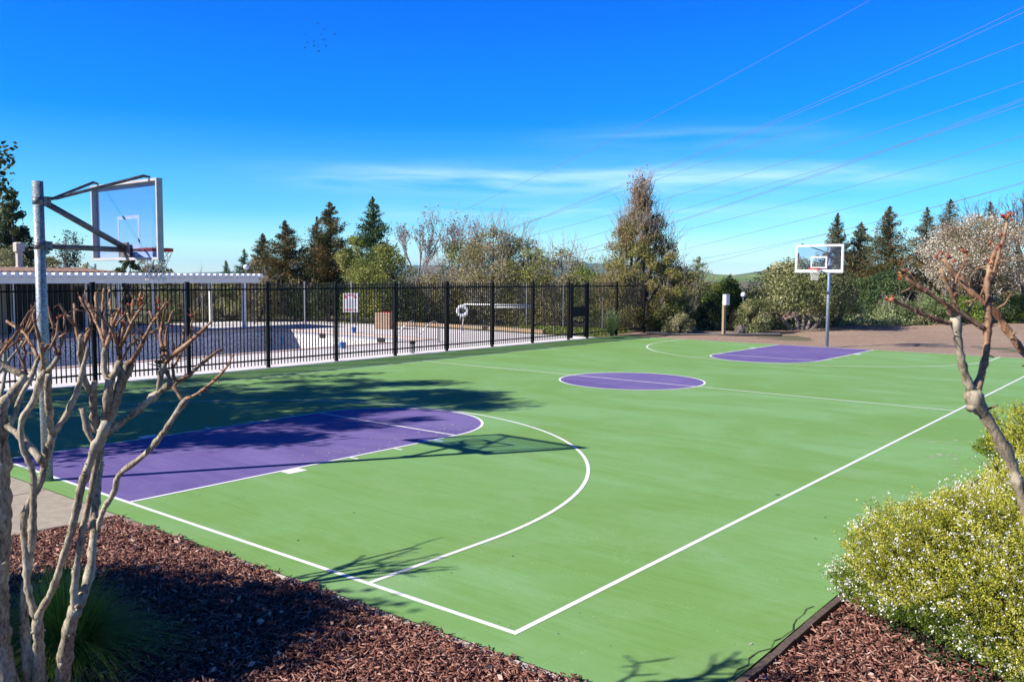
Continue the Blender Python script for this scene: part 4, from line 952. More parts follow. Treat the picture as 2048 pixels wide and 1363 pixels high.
# gravel path
sheet('path', [[tuple(ground(*q)[:2]) for q in ((1290, 668), (1330, 671), (1420, 671.5), (1560, 671), (1560, 667.5), (1450, 667.5), (1330, 664.5), (1290, 664))]], 0.055, M_ASPH)

# ------------------------------------------------------------------ foreground flowering bushes
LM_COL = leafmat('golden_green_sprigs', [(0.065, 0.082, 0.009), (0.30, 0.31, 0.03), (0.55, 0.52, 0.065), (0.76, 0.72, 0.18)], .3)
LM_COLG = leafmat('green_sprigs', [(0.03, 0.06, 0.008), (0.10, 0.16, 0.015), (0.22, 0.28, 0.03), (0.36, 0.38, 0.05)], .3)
LM_FLW = leafmat('white_flowers', [(0.75, 0.72, 0.66), (0.85, 0.83, 0.80)], .2)
def flower_bush(label, loc, Rx, Ry, H, nspr, per, nfl, seed, leaf=.013, flbias=0.0, mats=(LM_COL, LM_COLG), under=.25, group='golden green bushes along the right side of the court'):
    rng = np.random.default_rng(seed); t = thing('flowering_bush', label, 'bush', (loc[0], loc[1], 0), 0, group)
    # surface points on a lumpy dome
    d = rng.normal(size=(nspr * 2, 3)); d /= np.linalg.norm(d, axis=1)[:, None]; d = d[d[:, 2] > -.35][:nspr]; n = len(d)
    ph = np.arctan2(d[:, 1], d[:, 0]); lum = 1 + .07 * np.sin(ph * 5 + seed) + .05 * np.sin(ph * 11 + 2) * np.cos(d[:, 2] * 7) + .06 * np.sin(d[:, 2] * 9 + ph * 3) + .018 * rng.normal(size=n)
    zc = H * under; S0 = np.stack([d[:, 0] * Rx * lum, d[:, 1] * Ry * lum, zc + d[:, 2] * (H - zc) * lum], 1)
    S0[:, 2] = np.where(d[:, 2] < 0, zc + d[:, 2] * zc * .95, S0[:, 2])
    inn = rng.uniform(0, 1, n) ** 2 * .35; B0 = S0 * (1 - inn)[:, None] + np.array([0, 0, zc * .5]) * inn[:, None]
    g = d + np.array([0, 0, .75]) + .35 * rng.normal(size=(n, 3)); g /= np.linalg.norm(g, axis=1)[:, None]
    ln_ = rng.uniform(.05, .13, n) * (1 + .8 * (rng.random(n) < .03))
    bt = .12 * rng.normal(size=n) + .30 * np.sin(S0[:, 0] * 16 + 3 * np.sin(S0[:, 2] * 8)) * np.sin(S0[:, 1] * 14 + S0[:, 2] * 9)  # waves of darker tone paint shaded gaps between the sprigs
    u = rng.random((n, per)); P = B0[:, None, :] + g[:, None, :] * (u * ln_[:, None] - .03)[:, :, None] + rng.normal(size=(n, per, 3)) * .0085
    P = P.reshape(-1, 3); gd = np.repeat(g, per, 0) * .6 + rng.normal(size=(n * per, 3)) * .5
    V, Fc = quads(P, leaf, rng, 2.0, dirs=gd)
    tone = np.clip(.42 + np.repeat(bt, per) + .28 * (u.reshape(-1) - .4) + .15 * rng.normal(size=n * per), 0, 1)
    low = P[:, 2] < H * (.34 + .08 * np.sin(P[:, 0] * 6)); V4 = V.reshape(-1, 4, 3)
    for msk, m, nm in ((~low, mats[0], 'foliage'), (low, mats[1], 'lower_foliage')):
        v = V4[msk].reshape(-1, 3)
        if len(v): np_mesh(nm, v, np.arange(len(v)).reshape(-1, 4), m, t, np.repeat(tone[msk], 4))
    if nfl:
        cl = 0.5 + 0.5 * np.sin(S0[:, 0] * 9 + seed) * np.sin(S0[:, 1] * 8) + .4 * np.sin(S0[:, 2] * 13 + S0[:, 0] * 5)
        w = np.clip(cl + .45 + flbias * (1 - d[:, 2]) + .0 * d[:, 0], .06, 2) * np.where(S0[:, 2] < .15 * H, .3, 1); w /= w.sum(); idx = rng.choice(n, nfl, p=w)
        C = (B0 + g * (ln_ * .8)[:, None])[idx] + rng.normal(size=(nfl, 3)) * .008 + d[idx] * .012
        VV = []; rr = rng.uniform(.0035, .0062, nfl)[:, None]
        for k in range(4):
            v, f = quads(C + rng.normal(size=C.shape) * .0075, .0125, rng, 1.05, dirs=None); VV.append(v)
        v = np.concatenate(VV); np_mesh('flowers', v, np.arange(len(v)).reshape(-1, 4), LM_FLW, t, np.repeat(rng.random(len(v) // 4), 4))
    # twiggy inside
    b = MB()
    for i in range(90):
        k = rng.integers(n); e_ = S0[k] * .93; m_ = e_ * np.array([.55, .55, .4]); b.tube([(e_[0] * .12, e_[1] * .12, 0), m_, e_], [.012, .008, .003], 4, cap=False)
    b.build('stems', M_BARK, t)
    # leafy core in a dark colour that paints the shade inside the bush
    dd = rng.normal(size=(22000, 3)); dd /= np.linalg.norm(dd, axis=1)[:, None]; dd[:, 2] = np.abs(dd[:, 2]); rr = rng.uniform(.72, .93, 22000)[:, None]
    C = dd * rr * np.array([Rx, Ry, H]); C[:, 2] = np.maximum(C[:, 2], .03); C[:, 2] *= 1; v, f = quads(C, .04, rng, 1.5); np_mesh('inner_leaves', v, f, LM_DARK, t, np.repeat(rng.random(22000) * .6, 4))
    return t
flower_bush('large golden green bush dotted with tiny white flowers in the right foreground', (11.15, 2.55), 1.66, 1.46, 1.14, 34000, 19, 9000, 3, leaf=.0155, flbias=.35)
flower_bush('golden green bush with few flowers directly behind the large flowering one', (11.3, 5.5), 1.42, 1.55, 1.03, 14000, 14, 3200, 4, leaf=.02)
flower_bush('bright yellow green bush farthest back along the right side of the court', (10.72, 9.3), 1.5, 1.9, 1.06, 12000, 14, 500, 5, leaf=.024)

# ------------------------------------------------------------------ crape myrtles
WS = 0.86
def traced_tree(name, label, polys, D0, seed, mats, budspec=None, group=None, foot_px=None, drift=.9, cat='tree', extra=None):
    """polys: base-first lists of (x, y, width) measured across the picture; each is carried to its own depth, so the tree is a full 3D skeleton"""
    rng = np.random.default_rng(seed); nodes = []; thick = MB(); thin = MB(); tips = []
    allp = []
    for pi, P in enumerate(polys):
        P = [(p[0], p[1], p[2] if len(p) > 2 else None) for p in P]
        ws = [p[2] for p in P]; idx = [i for i, w in enumerate(ws) if w is not None]; ws = np.interp(range(len(P)), idx, [ws[i] for i in idx])
        x, y = P[0][:2]; Ds = D0
        if nodes:
            N = np.array(nodes); dist = np.hypot(N[:, 0] - x, N[:, 1] - y); j = dist.argmin()
            if dist[j] < 32: Ds = N[j, 2]; 
        ln_ = sum(math.hypot(P[i + 1][0] - P[i][0], P[i + 1][1] - P[i][1]) for i in range(len(P) - 1)); De = Ds + rng.uniform(-1, 1) * drift * min(1.0, ln_ / 420) * D0 / 4.7
        # resample
        pts = []; cum = 0
        for i in range(len(P) - 1):
            m = max(1, int(math.hypot(P[i + 1][0] - P[i][0], P[i + 1][1] - P[i][1]) / 9))
            for k in range(m):
                u = k / m; pts.append((P[i][0] + (P[i + 1][0] - P[i][0]) * u, P[i][1] + (P[i + 1][1] - P[i][1]) * u, ws[i] + (ws[i + 1] - ws[i]) * u))
        pts.append((P[-1][0], P[-1][1], ws[-1]))
        # smooth corners
        for _ in range(2): pts = [pts[0]] + [tuple((pts[i - 1][c] + 2 * pts[i][c] + pts[i + 1][c]) / 4 for c in range(3)) for i in range(1, len(pts) - 1)] + [pts[-1]]
        W3 = []; rad = []
        for i, (a, c, w) in enumerate(pts):
            u = i / max(1, len(pts) - 1); Dn = Ds + (De - Ds) * u; nodes.append((a, c, Dn)); kn = 1 + .11 * rng.normal() + (.30 if rng.random() < .10 else 0)
            W3.append(at(a + rng.normal() * .35, c, Dn)); rad.append(max(.002, WS * w * Dn / F_PX / 2 * np.clip(kn, .84, 1.4)))
        if pi in (foot_px or ()):
            q = W3[0]; base = np.array([q[0], q[1], 0]) + (q - W3[min(4, len(W3) - 1)]) * .9 * np.array([1, 1, 0])
            W3 = [np.array([base[0], base[1], -.06]), base * .8 + q * .2, base * .4 + q * .6] + W3; rad = [rad[0] * 1.45, rad[0] * 1.12, rad[0] * 1.02] + rad
        thin_f = ws.mean() * D0 / 4.7 < 9.5
        (thin if thin_f else thick).tube(W3, rad, 8 if thin_f else 12, jit=.07)
        # bark knobs
        tgt = thin if thin_f else thick
        for _ in range(int(len(pts) / 1.9)):
            i = rng.integers(0, len(W3)); p = W3[i]; r = rad[i]; d = rng.normal(size=3); d /= np.linalg.norm(d); l = r * rng.uniform(1.15, 1.55)
            tgt.tube([p + d * r * .5, p + d * l], [r * .40, r * .16], 6)
        if thin_f:      # short spurs and side twigs
            for _ in range(int(ln_ / 10)):
                i = rng.integers(1, len(W3)); p = W3[i]; ax = W3[i] - W3[i - 1]; ax = ax / (np.linalg.norm(ax) + 1e-9); d = ax * .8 + rng.normal(size=3) * .7; d /= np.linalg.norm(d)
                l = rng.uniform(.012, .05) * (2.2 if rng.random() < .25 else 1) * D0 / 4.5; thin.tube([p, p + d * l * .6, p + d * l + rng.normal(size=3) * l * .15], [rad[i] * .45, rad[i] * .32, rad[i] * .14], 5)
                if rng.random() < .22: tips.append((p + d * l, d, .004))
        if budspec or thin_f: tips.append((W3[-1], W3[-1] - W3[max(0, len(W3) - 4)], rad[-1]))
        allp.append(W3)
    base = allp[0][0]; t = thing(name, label, cat, (base[0], base[1], 0), 0, group)
    for mb, nm, m in ((thick, 'trunk', mats[0]), (thin, 'twigs', mats[1])):
        if mb.v:
            mb.v = [(v[0] - base[0], v[1] - base[1], v[2]) for v in mb.v]; mb.build(nm, m, t, smooth=True)
    # buds
    bn, bs = budspec or (3, .018); V = []; T = []; Fc = []
    def bud(p, d, s, tone):
        d = d / (np.linalg.norm(d) + 1e-9); a = np.cross(d, rng.normal(size=3)); a /= np.linalg.norm(a); c = np.cross(d, a); k = len(V)
        V.extend([p, p + d * s * .45 + a * s * .2, p + d * s * .45 + c * s * .2, p + d * s * .45 - a * s * .2, p + d * s * .45 - c * s * .2, p + d * s]); T.extend([tone + .3, tone, tone, tone, tone, max(0, tone - .15)])
        for i in range(4): j = (i + 1) % 4; Fc.append((k, k + 1 + i, k + 1 + j)); Fc.append((k + 5, k + 1 + j, k + 1 + i))
    for p, d, r in tips:
        d = d / (np.linalg.norm(d) + 1e-9)
        for _ in range(rng.integers(0, bn + 1)): bud(p - d * rng.uniform(-.2, 2.2) * bs, d + .6 * rng.normal(size=3), bs * rng.uniform(.6, 1.2), rng.uniform(0, .6))
    for q in (extra or []):
        N = np.array(nodes); j = np.hypot(N[:, 0] - q[0], N[:, 1] - q[1]).argmin(); p = at(q[0] * .7 + N[j, 0] * .3, q[1] * .7 + N[j, 1] * .3, N[j, 2])
        for _ in range(q[3] if len(q) > 3 else 4): bud(p + rng.normal(size=3) * q[2] * .16, np.array([0, 0, .8]) + rng.normal(size=3) * .7, q[2] * rng.uniform(.7, 1.2), rng.uniform(0, .7))
    if V:
        V = np.array(V) - np.array([base[0], base[1], 0]); np_mesh('buds', V, Fc, M_BUD, t, np.clip(T, 0, 1))
    return t
MT = (M_CRAPE, M_TWIG); CG = 'pruned bare ornamental trees in the bark bed'
traced_tree('pruned_tree', 'thick pruned trunk at the very left edge with knobbly forking branches', [
    [(10, 1370, 58), (0, 1290, 46), (-3, 1240, 44), (-2, 1150, 42), (2, 1060, 44), (3, 935, 41), (0, 860, 34), (5, 806, 27)],
    [(5, 806, 24), (26, 786, 21), (42, 765, 19), (51, 752, 20)],
    [(51, 752, 16), (35, 744, 15), (18, 737, 13), (0, 724, 12), (-30, 700, 10)],
    [(53, 749, 8), (47, 726, 7), (37, 710, 5), (31, 686, 4)],
    [(48, 728, 7), (47, 716, 7), (53, 701, 6)],
    [(-8, 722, 10), (2, 706, 8), (19, 684, 7), (35, 664, 6), (47, 641, 5), (60, 622, 5)],
    [(2, 706, 5), (23, 692, 5), (37, 678, 4)],
    [(-5, 706, 6), (8, 690, 5), (18, 679, 4)],
    [(5, 846, 14), (22, 859, 16), (40, 868, 16), (57, 888, 16), (73, 908, 16), (84, 924, 17)],
    [(20, 850, 11), (29, 828, 11), (37, 806, 12), (36, 792, 11), (47, 784, 11), (56, 770, 11), (65, 749, 11), (70, 730, 11), (76, 719, 11)],
    [(76, 719, 9), (70, 703, 8), (62, 686, 8), (51, 664, 7), (32, 656, 6), (14, 642, 5)],
    [(76, 719, 9), (86, 704, 8), (95, 689, 7)],
    [(51, 664, 7), (55, 650, 6), (62, 635, 5), (69, 612, 4)],
    [(56, 675, 6), (50, 690, 6), (43, 697, 4)],
    [(54, 660, 6), (66, 640, 6), (70, 618, 5)],
    [(36, 660, 5), (30, 648, 4)],
], 4.3, 1, MT, (1, .02), CG, (0,), extra=[(8, 682, .03, 5), (36, 680, .02, 3)])
traced_tree('pruned_tree', 'slender pruned tree whose trunk splits in a V over the grass tuft', [
    [(80, 1370, 27), (78, 1300, 25), (75, 1235, 23)],
    [(75, 1236, 17), (67, 1222, 16), (60, 1198, 15), (54, 1167, 15), (52, 1127, 15), (50, 1093, 15), (47, 1060, 15), (47, 1040, 15), (51, 1018, 15), (60, 1000, 15), (75, 980, 15), (84, 956, 16), (88, 934, 18)],
    [(75, 1236, 18), (82, 1218, 16), (93, 1202, 16), (107, 1175, 16), (116, 1149, 16), (124, 1118, 16), (137, 1082, 17), (150, 1033, 18), (156, 1000, 18), (163, 969, 19), (172, 945, 19), (183, 916, 19), (191, 890, 21), (205, 868, 22), (212, 846, 21)],
    [(58, 1370, 24), (53, 1300, 23), (48, 1230, 20), (50, 1170, 17), (60, 1120, 16), (66, 1060, 17), (67, 1000, 16), (67, 978, 15), (68, 947, 14), (57, 921, 14), (44, 897, 14), (41, 868, 14), (42, 837, 14), (53, 822, 14), (66, 804, 15), (75, 783, 16), (78, 765, 17), (84, 748, 20), (95, 742, 19)],
    [(88, 932, 16), (92, 916, 17), (99, 890, 17), (106, 868, 18)],
    [(106, 866, 14), (99, 857, 14), (101, 837, 15), (97, 809, 16), (95, 774, 16), (97, 750, 14)],
    [(106, 866, 14), (114, 855, 14), (128, 839, 13), (141, 813, 13), (152, 789, 13), (158, 772, 13), (164, 747, 12), (168, 723, 10), (176, 707, 10), (176, 695, 9)],
    [(95, 742, 15), (106, 731, 12), (112, 722, 11), (117, 712, 12)],
    [(114, 711, 8), (107, 689, 8), (107, 665, 7), (108, 650, 6), (100, 633, 6), (97, 613, 5)],
    [(117, 709, 8), (123, 686, 7), (130, 668, 6), (130, 650, 5), (129, 630, 4)],
    [(130, 668, 4), (141, 657, 4)], [(98, 700, 5), (114, 671, 5), (116, 655, 4), (116, 640, 4)],
    [(84, 748, 9), (86, 728, 9), (84, 700, 9), (79, 676, 8), (72, 650, 7), (66, 630, 5)],
    [(118, 674, 4), (130, 667, 4)],
], 4.4, 2, MT, (1, .02), CG, (0, 3), extra=[(117, 638, .025, 4)])
traced_tree('pruned_tree', 'pruned multi stemmed tree with knuckled tops reaching right across the near lane', [
    [(124, 1370, 33), (131, 1300, 31), (139, 1255, 29), (152, 1215, 29)],
    [(152, 1215, 20), (147, 1198, 19), (149, 1171, 16), (155, 1115, 16), (164, 1071, 16), (168, 1045, 15), (176, 1011, 15), (185, 974, 15), (191, 934, 14), (196, 900, 13), (203, 875, 14)],
    [(156, 1212, 22), (169, 1184, 22), (180, 1144, 21), (184, 1104, 20), (188, 1050, 19), (194, 978, 17), (199, 934, 16), (202, 894, 16), (207, 862, 18)],
    [(205, 868, 20), (210, 850, 20), (214, 818, 21), (216, 795, 21), (218, 772, 20), (220, 757, 20)],
    [(207, 862, 18), (196, 868, 13), (189, 850, 16), (187, 814, 18), (185, 781, 17), (190, 763, 15)],
    [(190, 888, 13), (181, 880, 13), (174, 857, 14), (169, 833, 15), (165, 816, 13)],
    [(183, 785, 12), (175, 777, 12), (167, 753, 12), (162, 726, 12), (160, 698, 12), (162, 670, 9)],
    [(160, 690, 8), (154, 665, 7), (149, 651, 6), (151, 630, 6), (149, 607, 6)],
    [(149, 651, 6), (140, 640, 5), (130, 627, 6), (120, 608, 6)],
    [(162, 698, 9), (173, 684, 9), (180, 658, 9), (186, 645, 8), (184, 636, 7), (169, 612, 6), (159, 592, 5)],
    [(172, 690, 6), (170, 670, 6), (174, 656, 5)],
    [(218, 765, 14), (208, 744, 13), (208, 717, 12), (210, 695, 13)],
    [(210, 697, 9), (210, 680, 8), (202, 665, 8), (193, 647, 7), (188, 634, 7), (171, 601, 5)],
    [(213, 693, 9), (221, 672, 9), (221, 655, 7), (224, 649, 7), (226, 636, 7), (221, 616, 7), (219, 580, 6)],
    [(209, 680, 6), (205, 650, 6), (204, 625, 5), (206, 598, 5), (208, 577, 5)],
    [(193, 640, 8), (193, 607, 8), (193, 584, 8)],
    [(226, 649, 7), (235, 630, 7), (241, 615, 6)], [(230, 654, 5), (240, 640, 5), (252, 623, 4)],
    [(222, 755, 15), (232, 748, 15), (237, 735, 15), (240, 722, 14)],
    [(243, 720, 7), (254, 700, 6), (268, 680, 6), (292, 671, 6), (314, 658, 6), (325, 654, 5)],
    [(268, 678, 5), (263, 649, 4), (254, 625, 4)], [(236, 704, 7), (228, 673, 6), (223, 653, 5), (208, 640, 5), (196, 632, 5), (176, 606, 4)],
    [(238, 718, 10), (238, 700, 9), (239, 687, 8), (250, 650, 8), (254, 631, 6)],
    [(240, 696, 8), (247, 684, 8), (257, 662, 8), (265, 638, 7), (283, 618, 7), (289, 605, 6)],
    [(265, 636, 5), (262, 623, 5), (267, 599, 5)], [(236, 690, 7), (238, 668, 7), (247, 643, 6)],
    [(208, 872, 20), (220, 845, 22), (228, 809, 23), (239, 772, 24), (250, 744, 24), (260, 726, 23)],
    [(260, 728, 14), (268, 717, 11), (283, 689, 10), (294, 665, 9), (305, 643, 8), (320, 623, 7), (333, 605, 6)],
    [(307, 642, 5), (303, 630, 5), (300, 621, 5)],
    [(212, 868, 15), (222, 860, 14), (233, 853, 14), (264, 828, 14), (285, 812, 15), (305, 794, 16), (325, 777, 16), (342, 768, 16), (351, 764, 14)],
    [(262, 830, 8), (278, 815, 8), (298, 800, 8), (310, 790, 7)],
    [(351, 764, 11), (367, 759, 10), (378, 750, 9), (397, 733, 8), (419, 713, 7), (441, 698, 5)],
    [(349, 762, 8), (346, 740, 7), (344, 728, 7)], [(342, 766, 8), (336, 748, 8), (331, 735, 7)],
    [(318, 782, 14), (317, 770, 13), (323, 744, 12), (330, 726, 12)],
    [(330, 726, 11), (329, 706, 9), (322, 687, 8), (318, 669, 8), (323, 656, 8)],
    [(323, 656, 6), (327, 635, 5), (329, 616, 4)],
    [(331, 724, 12), (340, 712, 11), (357, 702, 11), (379, 684, 9), (401, 664, 7), (423, 643, 4)],
    [(379, 684, 5), (381, 664, 5), (386, 636, 4)], [(366, 694, 6), (367, 676, 6), (368, 658, 6)],
    [(347, 735, 6), (355, 720, 5), (364, 702, 4)], [(333, 716, 7), (334, 698, 7), (331, 675, 7), (332, 660, 6), (340, 638, 5), (346, 621, 4)],
    [(197, 1062, 11), (198, 1040, 11), (209, 1015, 12), (220, 996, 13), (233, 978, 13), (231, 958, 13), (236, 948, 13), (255, 934, 13), (275, 921, 12), (300, 899, 12), (330, 860, 12), (355, 822, 12), (366, 808, 14), (373, 797, 14)],
    [(373, 797, 8), (388, 792, 7), (411, 775, 7), (433, 757, 7), (446, 742, 6), (459, 731, 5), (463, 713, 4)],
    [(368, 803, 8), (360, 793, 7), (347, 773, 8)],
], 4.45, 3, MT, (1, .022), CG, (0,), extra=[(278, 602, .04, 7), (315, 604, .035, 6), (312, 616, .03, 4), (262, 615, .03, 4), (243, 630, .025, 3), (325, 653, .03, 4), (386, 634, .025, 3), (303, 633, .02, 3)])
# budding branch close to the camera on the right
WS = 0.74
traced_tree('budding_tree', 'nearby budding branch with swollen red buds crossing the right of the view', [
    [(2120, 1260, 38), (2085, 1120, 34), (2060, 1040, 30), (2042, 987, 27), (2028, 937, 27), (2013, 902, 31), (1992, 866, 28), (1972, 834, 30), (1957, 811, 44), (1946, 796, 42), (1946, 778, 34)],
    [(1944, 780, 28), (1934, 761, 25), (1925, 731, 21), (1919, 693, 19), (1913, 649, 20), (1910, 634, 27)],
    [(1948, 784, 26), (1957, 767, 23), (1966, 737, 19), (1972, 708, 18), (1975, 664, 18), (1976, 638, 18), (1977, 614, 15), (1976, 581, 15), (1974, 560, 14), (1982, 530, 12), (1990, 500, 10)],
    [(1905, 645, 13), (1897, 648, 12), (1869, 637, 11), (1843, 627, 11), (1821, 615, 11), (1796, 604, 10), (1780, 598, 9)],
    [(1972, 660, 14), (1950, 645, 13), (1937, 636, 14), (1909, 620, 15), (1885, 606, 13), (1866, 591, 12), (1843, 577, 12), (1821, 562, 10), (1811, 554, 9)],
    [(2090, 740, 24), (2048, 705, 20), (2028, 679, 19), (2010, 655, 19), (1998, 630, 18), (1979, 612, 17), (1950, 591, 15), (1927, 568, 14), (1906, 543, 12), (1885, 517, 11)],
    [(1914, 625, 12), (1910, 598, 12), (1898, 573, 11), (1887, 552, 9), (1882, 536, 8)],
    [(1911, 592, 8), (1908, 565, 8), (1914, 550, 7), (1924, 540, 6), (1930, 517, 6)],
    [(1934, 628, 9), (1940, 614, 8), (1946, 602, 8)],
    [(1978, 570, 9), (1985, 548, 8), (1993, 525, 9), (2003, 489, 9), (2012, 462, 8), (2014, 446, 8)],
    [(1903, 630, 14), (1895, 622, 11)], [(1918, 632, 14), (1926, 624, 11)], [(1960, 815, 24), (1975, 818, 18)], [(1948, 808, 26), (1938, 818, 18)],
], 2.05, 8, (M_CRAPE, M_TWIG), (0, .016), None, (0,), drift=.5, cat='tree',
    extra=[(1776, 598, 0.016, 5), (1805, 552, 0.016, 5), (1814, 541, 0.013, 3), (1874, 515, 0.016, 4), (1886, 503, 0.014, 3), (1905, 520, 0.020, 4), (1934, 508, 0.016, 5), (1922, 534, 0.012, 3), (1978, 489, 0.014, 4), (1996, 495, 0.014, 4), (2005, 474, 0.014, 3), (2012, 438, 0.023, 6), (2026, 432, 0.016, 4), (1975, 530, 0.013, 3), (1941, 574, 0.014, 3), (1986, 604, 0.012, 3), (1834, 563, 0.009, 2), (1983, 516, 0.011, 3), (1896, 560, 0.010, 3), (1925, 552, 0.010, 3)])

# ------------------------------------------------------------------ trees outside the frame that throw the shadows
def shade_tree(label, x, y, H, Rx, zb, n, leaf, clumps, cs, mat, seed, trunk_h, kind='round', name='leafy_tree', extra=None):
    rng = np.random.default_rng(seed); t = thing(name, label, 'tree', (x, y, 0)); V, Fc, tone, cen = blob_leaves(H, Rx, zb, kind, n, leaf, rng, clumps, cs, .8)
    if extra is not None:
        E_ = np.concatenate([np.array(c) + rng.normal(size=(70, 3)) * .17 for c in extra]) - np.array([x, y, 0]); v2, f2 = quads(E_, .15, rng, 1.5); Fc = np.concatenate([Fc, f2 + len(V)]); V = np.concatenate([V, v2]); tone = np.concatenate([tone, np.repeat(rng.random(len(E_)), 4)])
    np_mesh('crown', V, Fc, mat, t, tone); b = MB(); b.tube([(0, 0, -.05), (0, 0, trunk_h)], [.16, .11], 8)
    if extra is not None:
        for c in extra: b.tube([(0, 0, trunk_h * .9), ((c[0] - x) * .5, (c[1] - y) * .5, c[2] * .6 + trunk_h * .3), (c[0] - x, c[1] - y, c[2])], [.08, .05, .01], 5); limbs(b, (0, 0, trunk_h * .9), cen[rng.choice(len(cen), min(20, len(cen)), replace=False), :3], .06, rng); b.build('trunk', M_BARK, t); return t
shade_tree('leafy tree at the left edge beyond the near end of the court', -9.5, -3.5, 9.3, 4.9, 2.0, 60000, .14, 150, .15, LM_DARK, 91, 3.2, extra=[at(-4, 304, 20.6), at(-8, 345, 20.2), at(-6, 385, 20.4), at(-3, 412, 20.9), at(-9, 440, 20.3), at(-6, 322, 20.5)])
shade_tree('smaller leafy tree added outside the view to shade the near purple lane', -5.9, -2.5, 5.7, 2.7, 2.3, 15000, .13, 45, .26, LM_DARK, 94, 2.6)  # unseen crown added for the low part of the lane's tree shadow
shade_tree('dense rounded shrub tree beside the bark bed left of the view', 2.7, -6.2, 4.0, 1.75, .9, 30000, .10, 60, .4, LM_DARK, 92, 1.2, name='rounded_shrub')
# bare pruned tree left of the view, throws the branch shadow on the baseline
b_tree = copy_tree([o for o in COL.objects if o.name.startswith('pruned_tree') and not o.parent][2])
b_tree.location = (4.35, -2.75, 0); b_tree.rotation_euler = (0, 0, 1.9); b_tree['label'] = 'bare pruned tree standing left of the view whose branch shadows cross the near baseline'

# ------------------------------------------------------------------ hills
def hill(name, pts, D, mat, depth_=300, jag=0):
    """ridge: list of (px, py) crest points"""
    b = MB(); xs_ = [p[0] for p in pts]; ysx = [p[1] for p in pts]; V = []; Fc = []; n = 140
    for i in range(n + 1):
        px = xs_[0] + (xs_[-1] - xs_[0]) * i / n; py = float(np.interp(px, xs_, ysx)); C = at(px, py, D); g = foot(px, D); h = max(0.1, C[2] - 0) ; jj = (random.random() - .5) * jag
        dirv = np.array([CD[0], CD[1], 0]); dirv /= np.linalg.norm(dirv)
        for k, (o_, f_) in enumerate(((-1.0, 0), (-.7, .22), (-.4, .55), (-.15, .88), (0, 1), (.5, .5), (1, 0))):
            p = np.array([C[0], C[1], 0]) + dirv * o_ * depth_; V.append((p[0], p[1], h * f_ + jj * f_ - (3 if f_ == 0 else 0) + (random.random() - .5) * jag * .6 * (f_ > 0)))
    for i in range(n):
        for k in range(6): a = i * 7 + k; Fc.append((a, a + 7, a + 8, a + 1))
    tag(np_mesh(name, V, Fc, mat, smooth=True), kind='structure')
M_HILL = simple('green_hillside', (0.10, 0.19, 0.035), (0.20, 0.25, 0.08), scale=.01, rough=.95)
M_HILLF = simple('wooded_far_hillside', (0.07, 0.10, 0.045), (0.10, 0.12, 0.06), scale=.005, rough=.95)
hill('near_hill', [(1180, 566), (1290, 560), (1370, 549), (1400, 546), (1440, 549), (1490, 552), (1530, 545), (1570, 541), (1640, 545), (1720, 556)], 700, M_HILL, 200, .5)
hill('hill', [(1440, 560), (1500, 546), (1545, 538), (1600, 534), (1680, 541), (1760, 550)], 1500, M_HILLF, 300, 1)
hill('far_hill', [(330, 556), (400, 546), (470, 543), (560, 546), (640, 545), (740, 540), (800, 532), (850, 529), (930, 533), (1010, 527), (1090, 521), (1130, 520), (1180, 526), (1240, 530), (1320, 533), (1375, 535), (1420, 550), (1460, 562)], 5200, M_HILLF, 900, 4)

# ------------------------------------------------------------------ transmission towers and lines
def tower(px, ytop, D, label):
    g = foot(px, D); H = ztop(px, ytop, D); t = thing('transmission_tower', label, 'transmission tower', (g[0], g[1], 0), math.atan2(CR[1], CR[0]), 'distant transmission towers'); b = MB(); w = .22 * D / 1000 * 1.6; bw = H * .10; tw_ = H * .025
    for sx in (-1, 1):
        for sy in (-1, 1): b.bar((sx * bw, sy * bw, 0), (sx * tw_, sy * tw_, H * .94), w)
    for k in range(9):
        za, zb_ = H * .94 * k / 9, H * .94 * (k + 1) / 9; ra = bw + (tw_ - bw) * k / 9; rb = bw + (tw_ - bw) * (k + 1) / 9
        for sy in (-1, 1): b.bar((-ra, sy * ra, za), (rb, sy * rb, zb_), w * .7); b.bar((ra, sy * ra, za), (-rb, sy * rb, zb_), w * .7)
    b.build('lattice', M_GPOST, t); b = MB()
    for z, l in ((.72, .20), (.84, .16), (.95, .12)): b.bar((-H * l, 0, H * z), (H * l, 0, H * z), w * 1.2); b.bar((-H * l, 0, H * z), (0, 0, H * (z + .04)), w * .7); b.bar((H * l, 0, H * z), (0, 0, H * (z + .04)), w * .7)
    b.build('cross_arms', M_GPOST, t)
tower(131, 481, 900, 'lattice transmission tower beside the sapling behind the roof, the nearer of the two')
tower(191, 527, 1900, 'tiny lattice transmission tower right above the roof, the farther of the two')
M_WIRE = simple('aluminium_wire', (0.17, 0.165, 0.16), (0.13, 0.13, 0.13), rough=0.7)
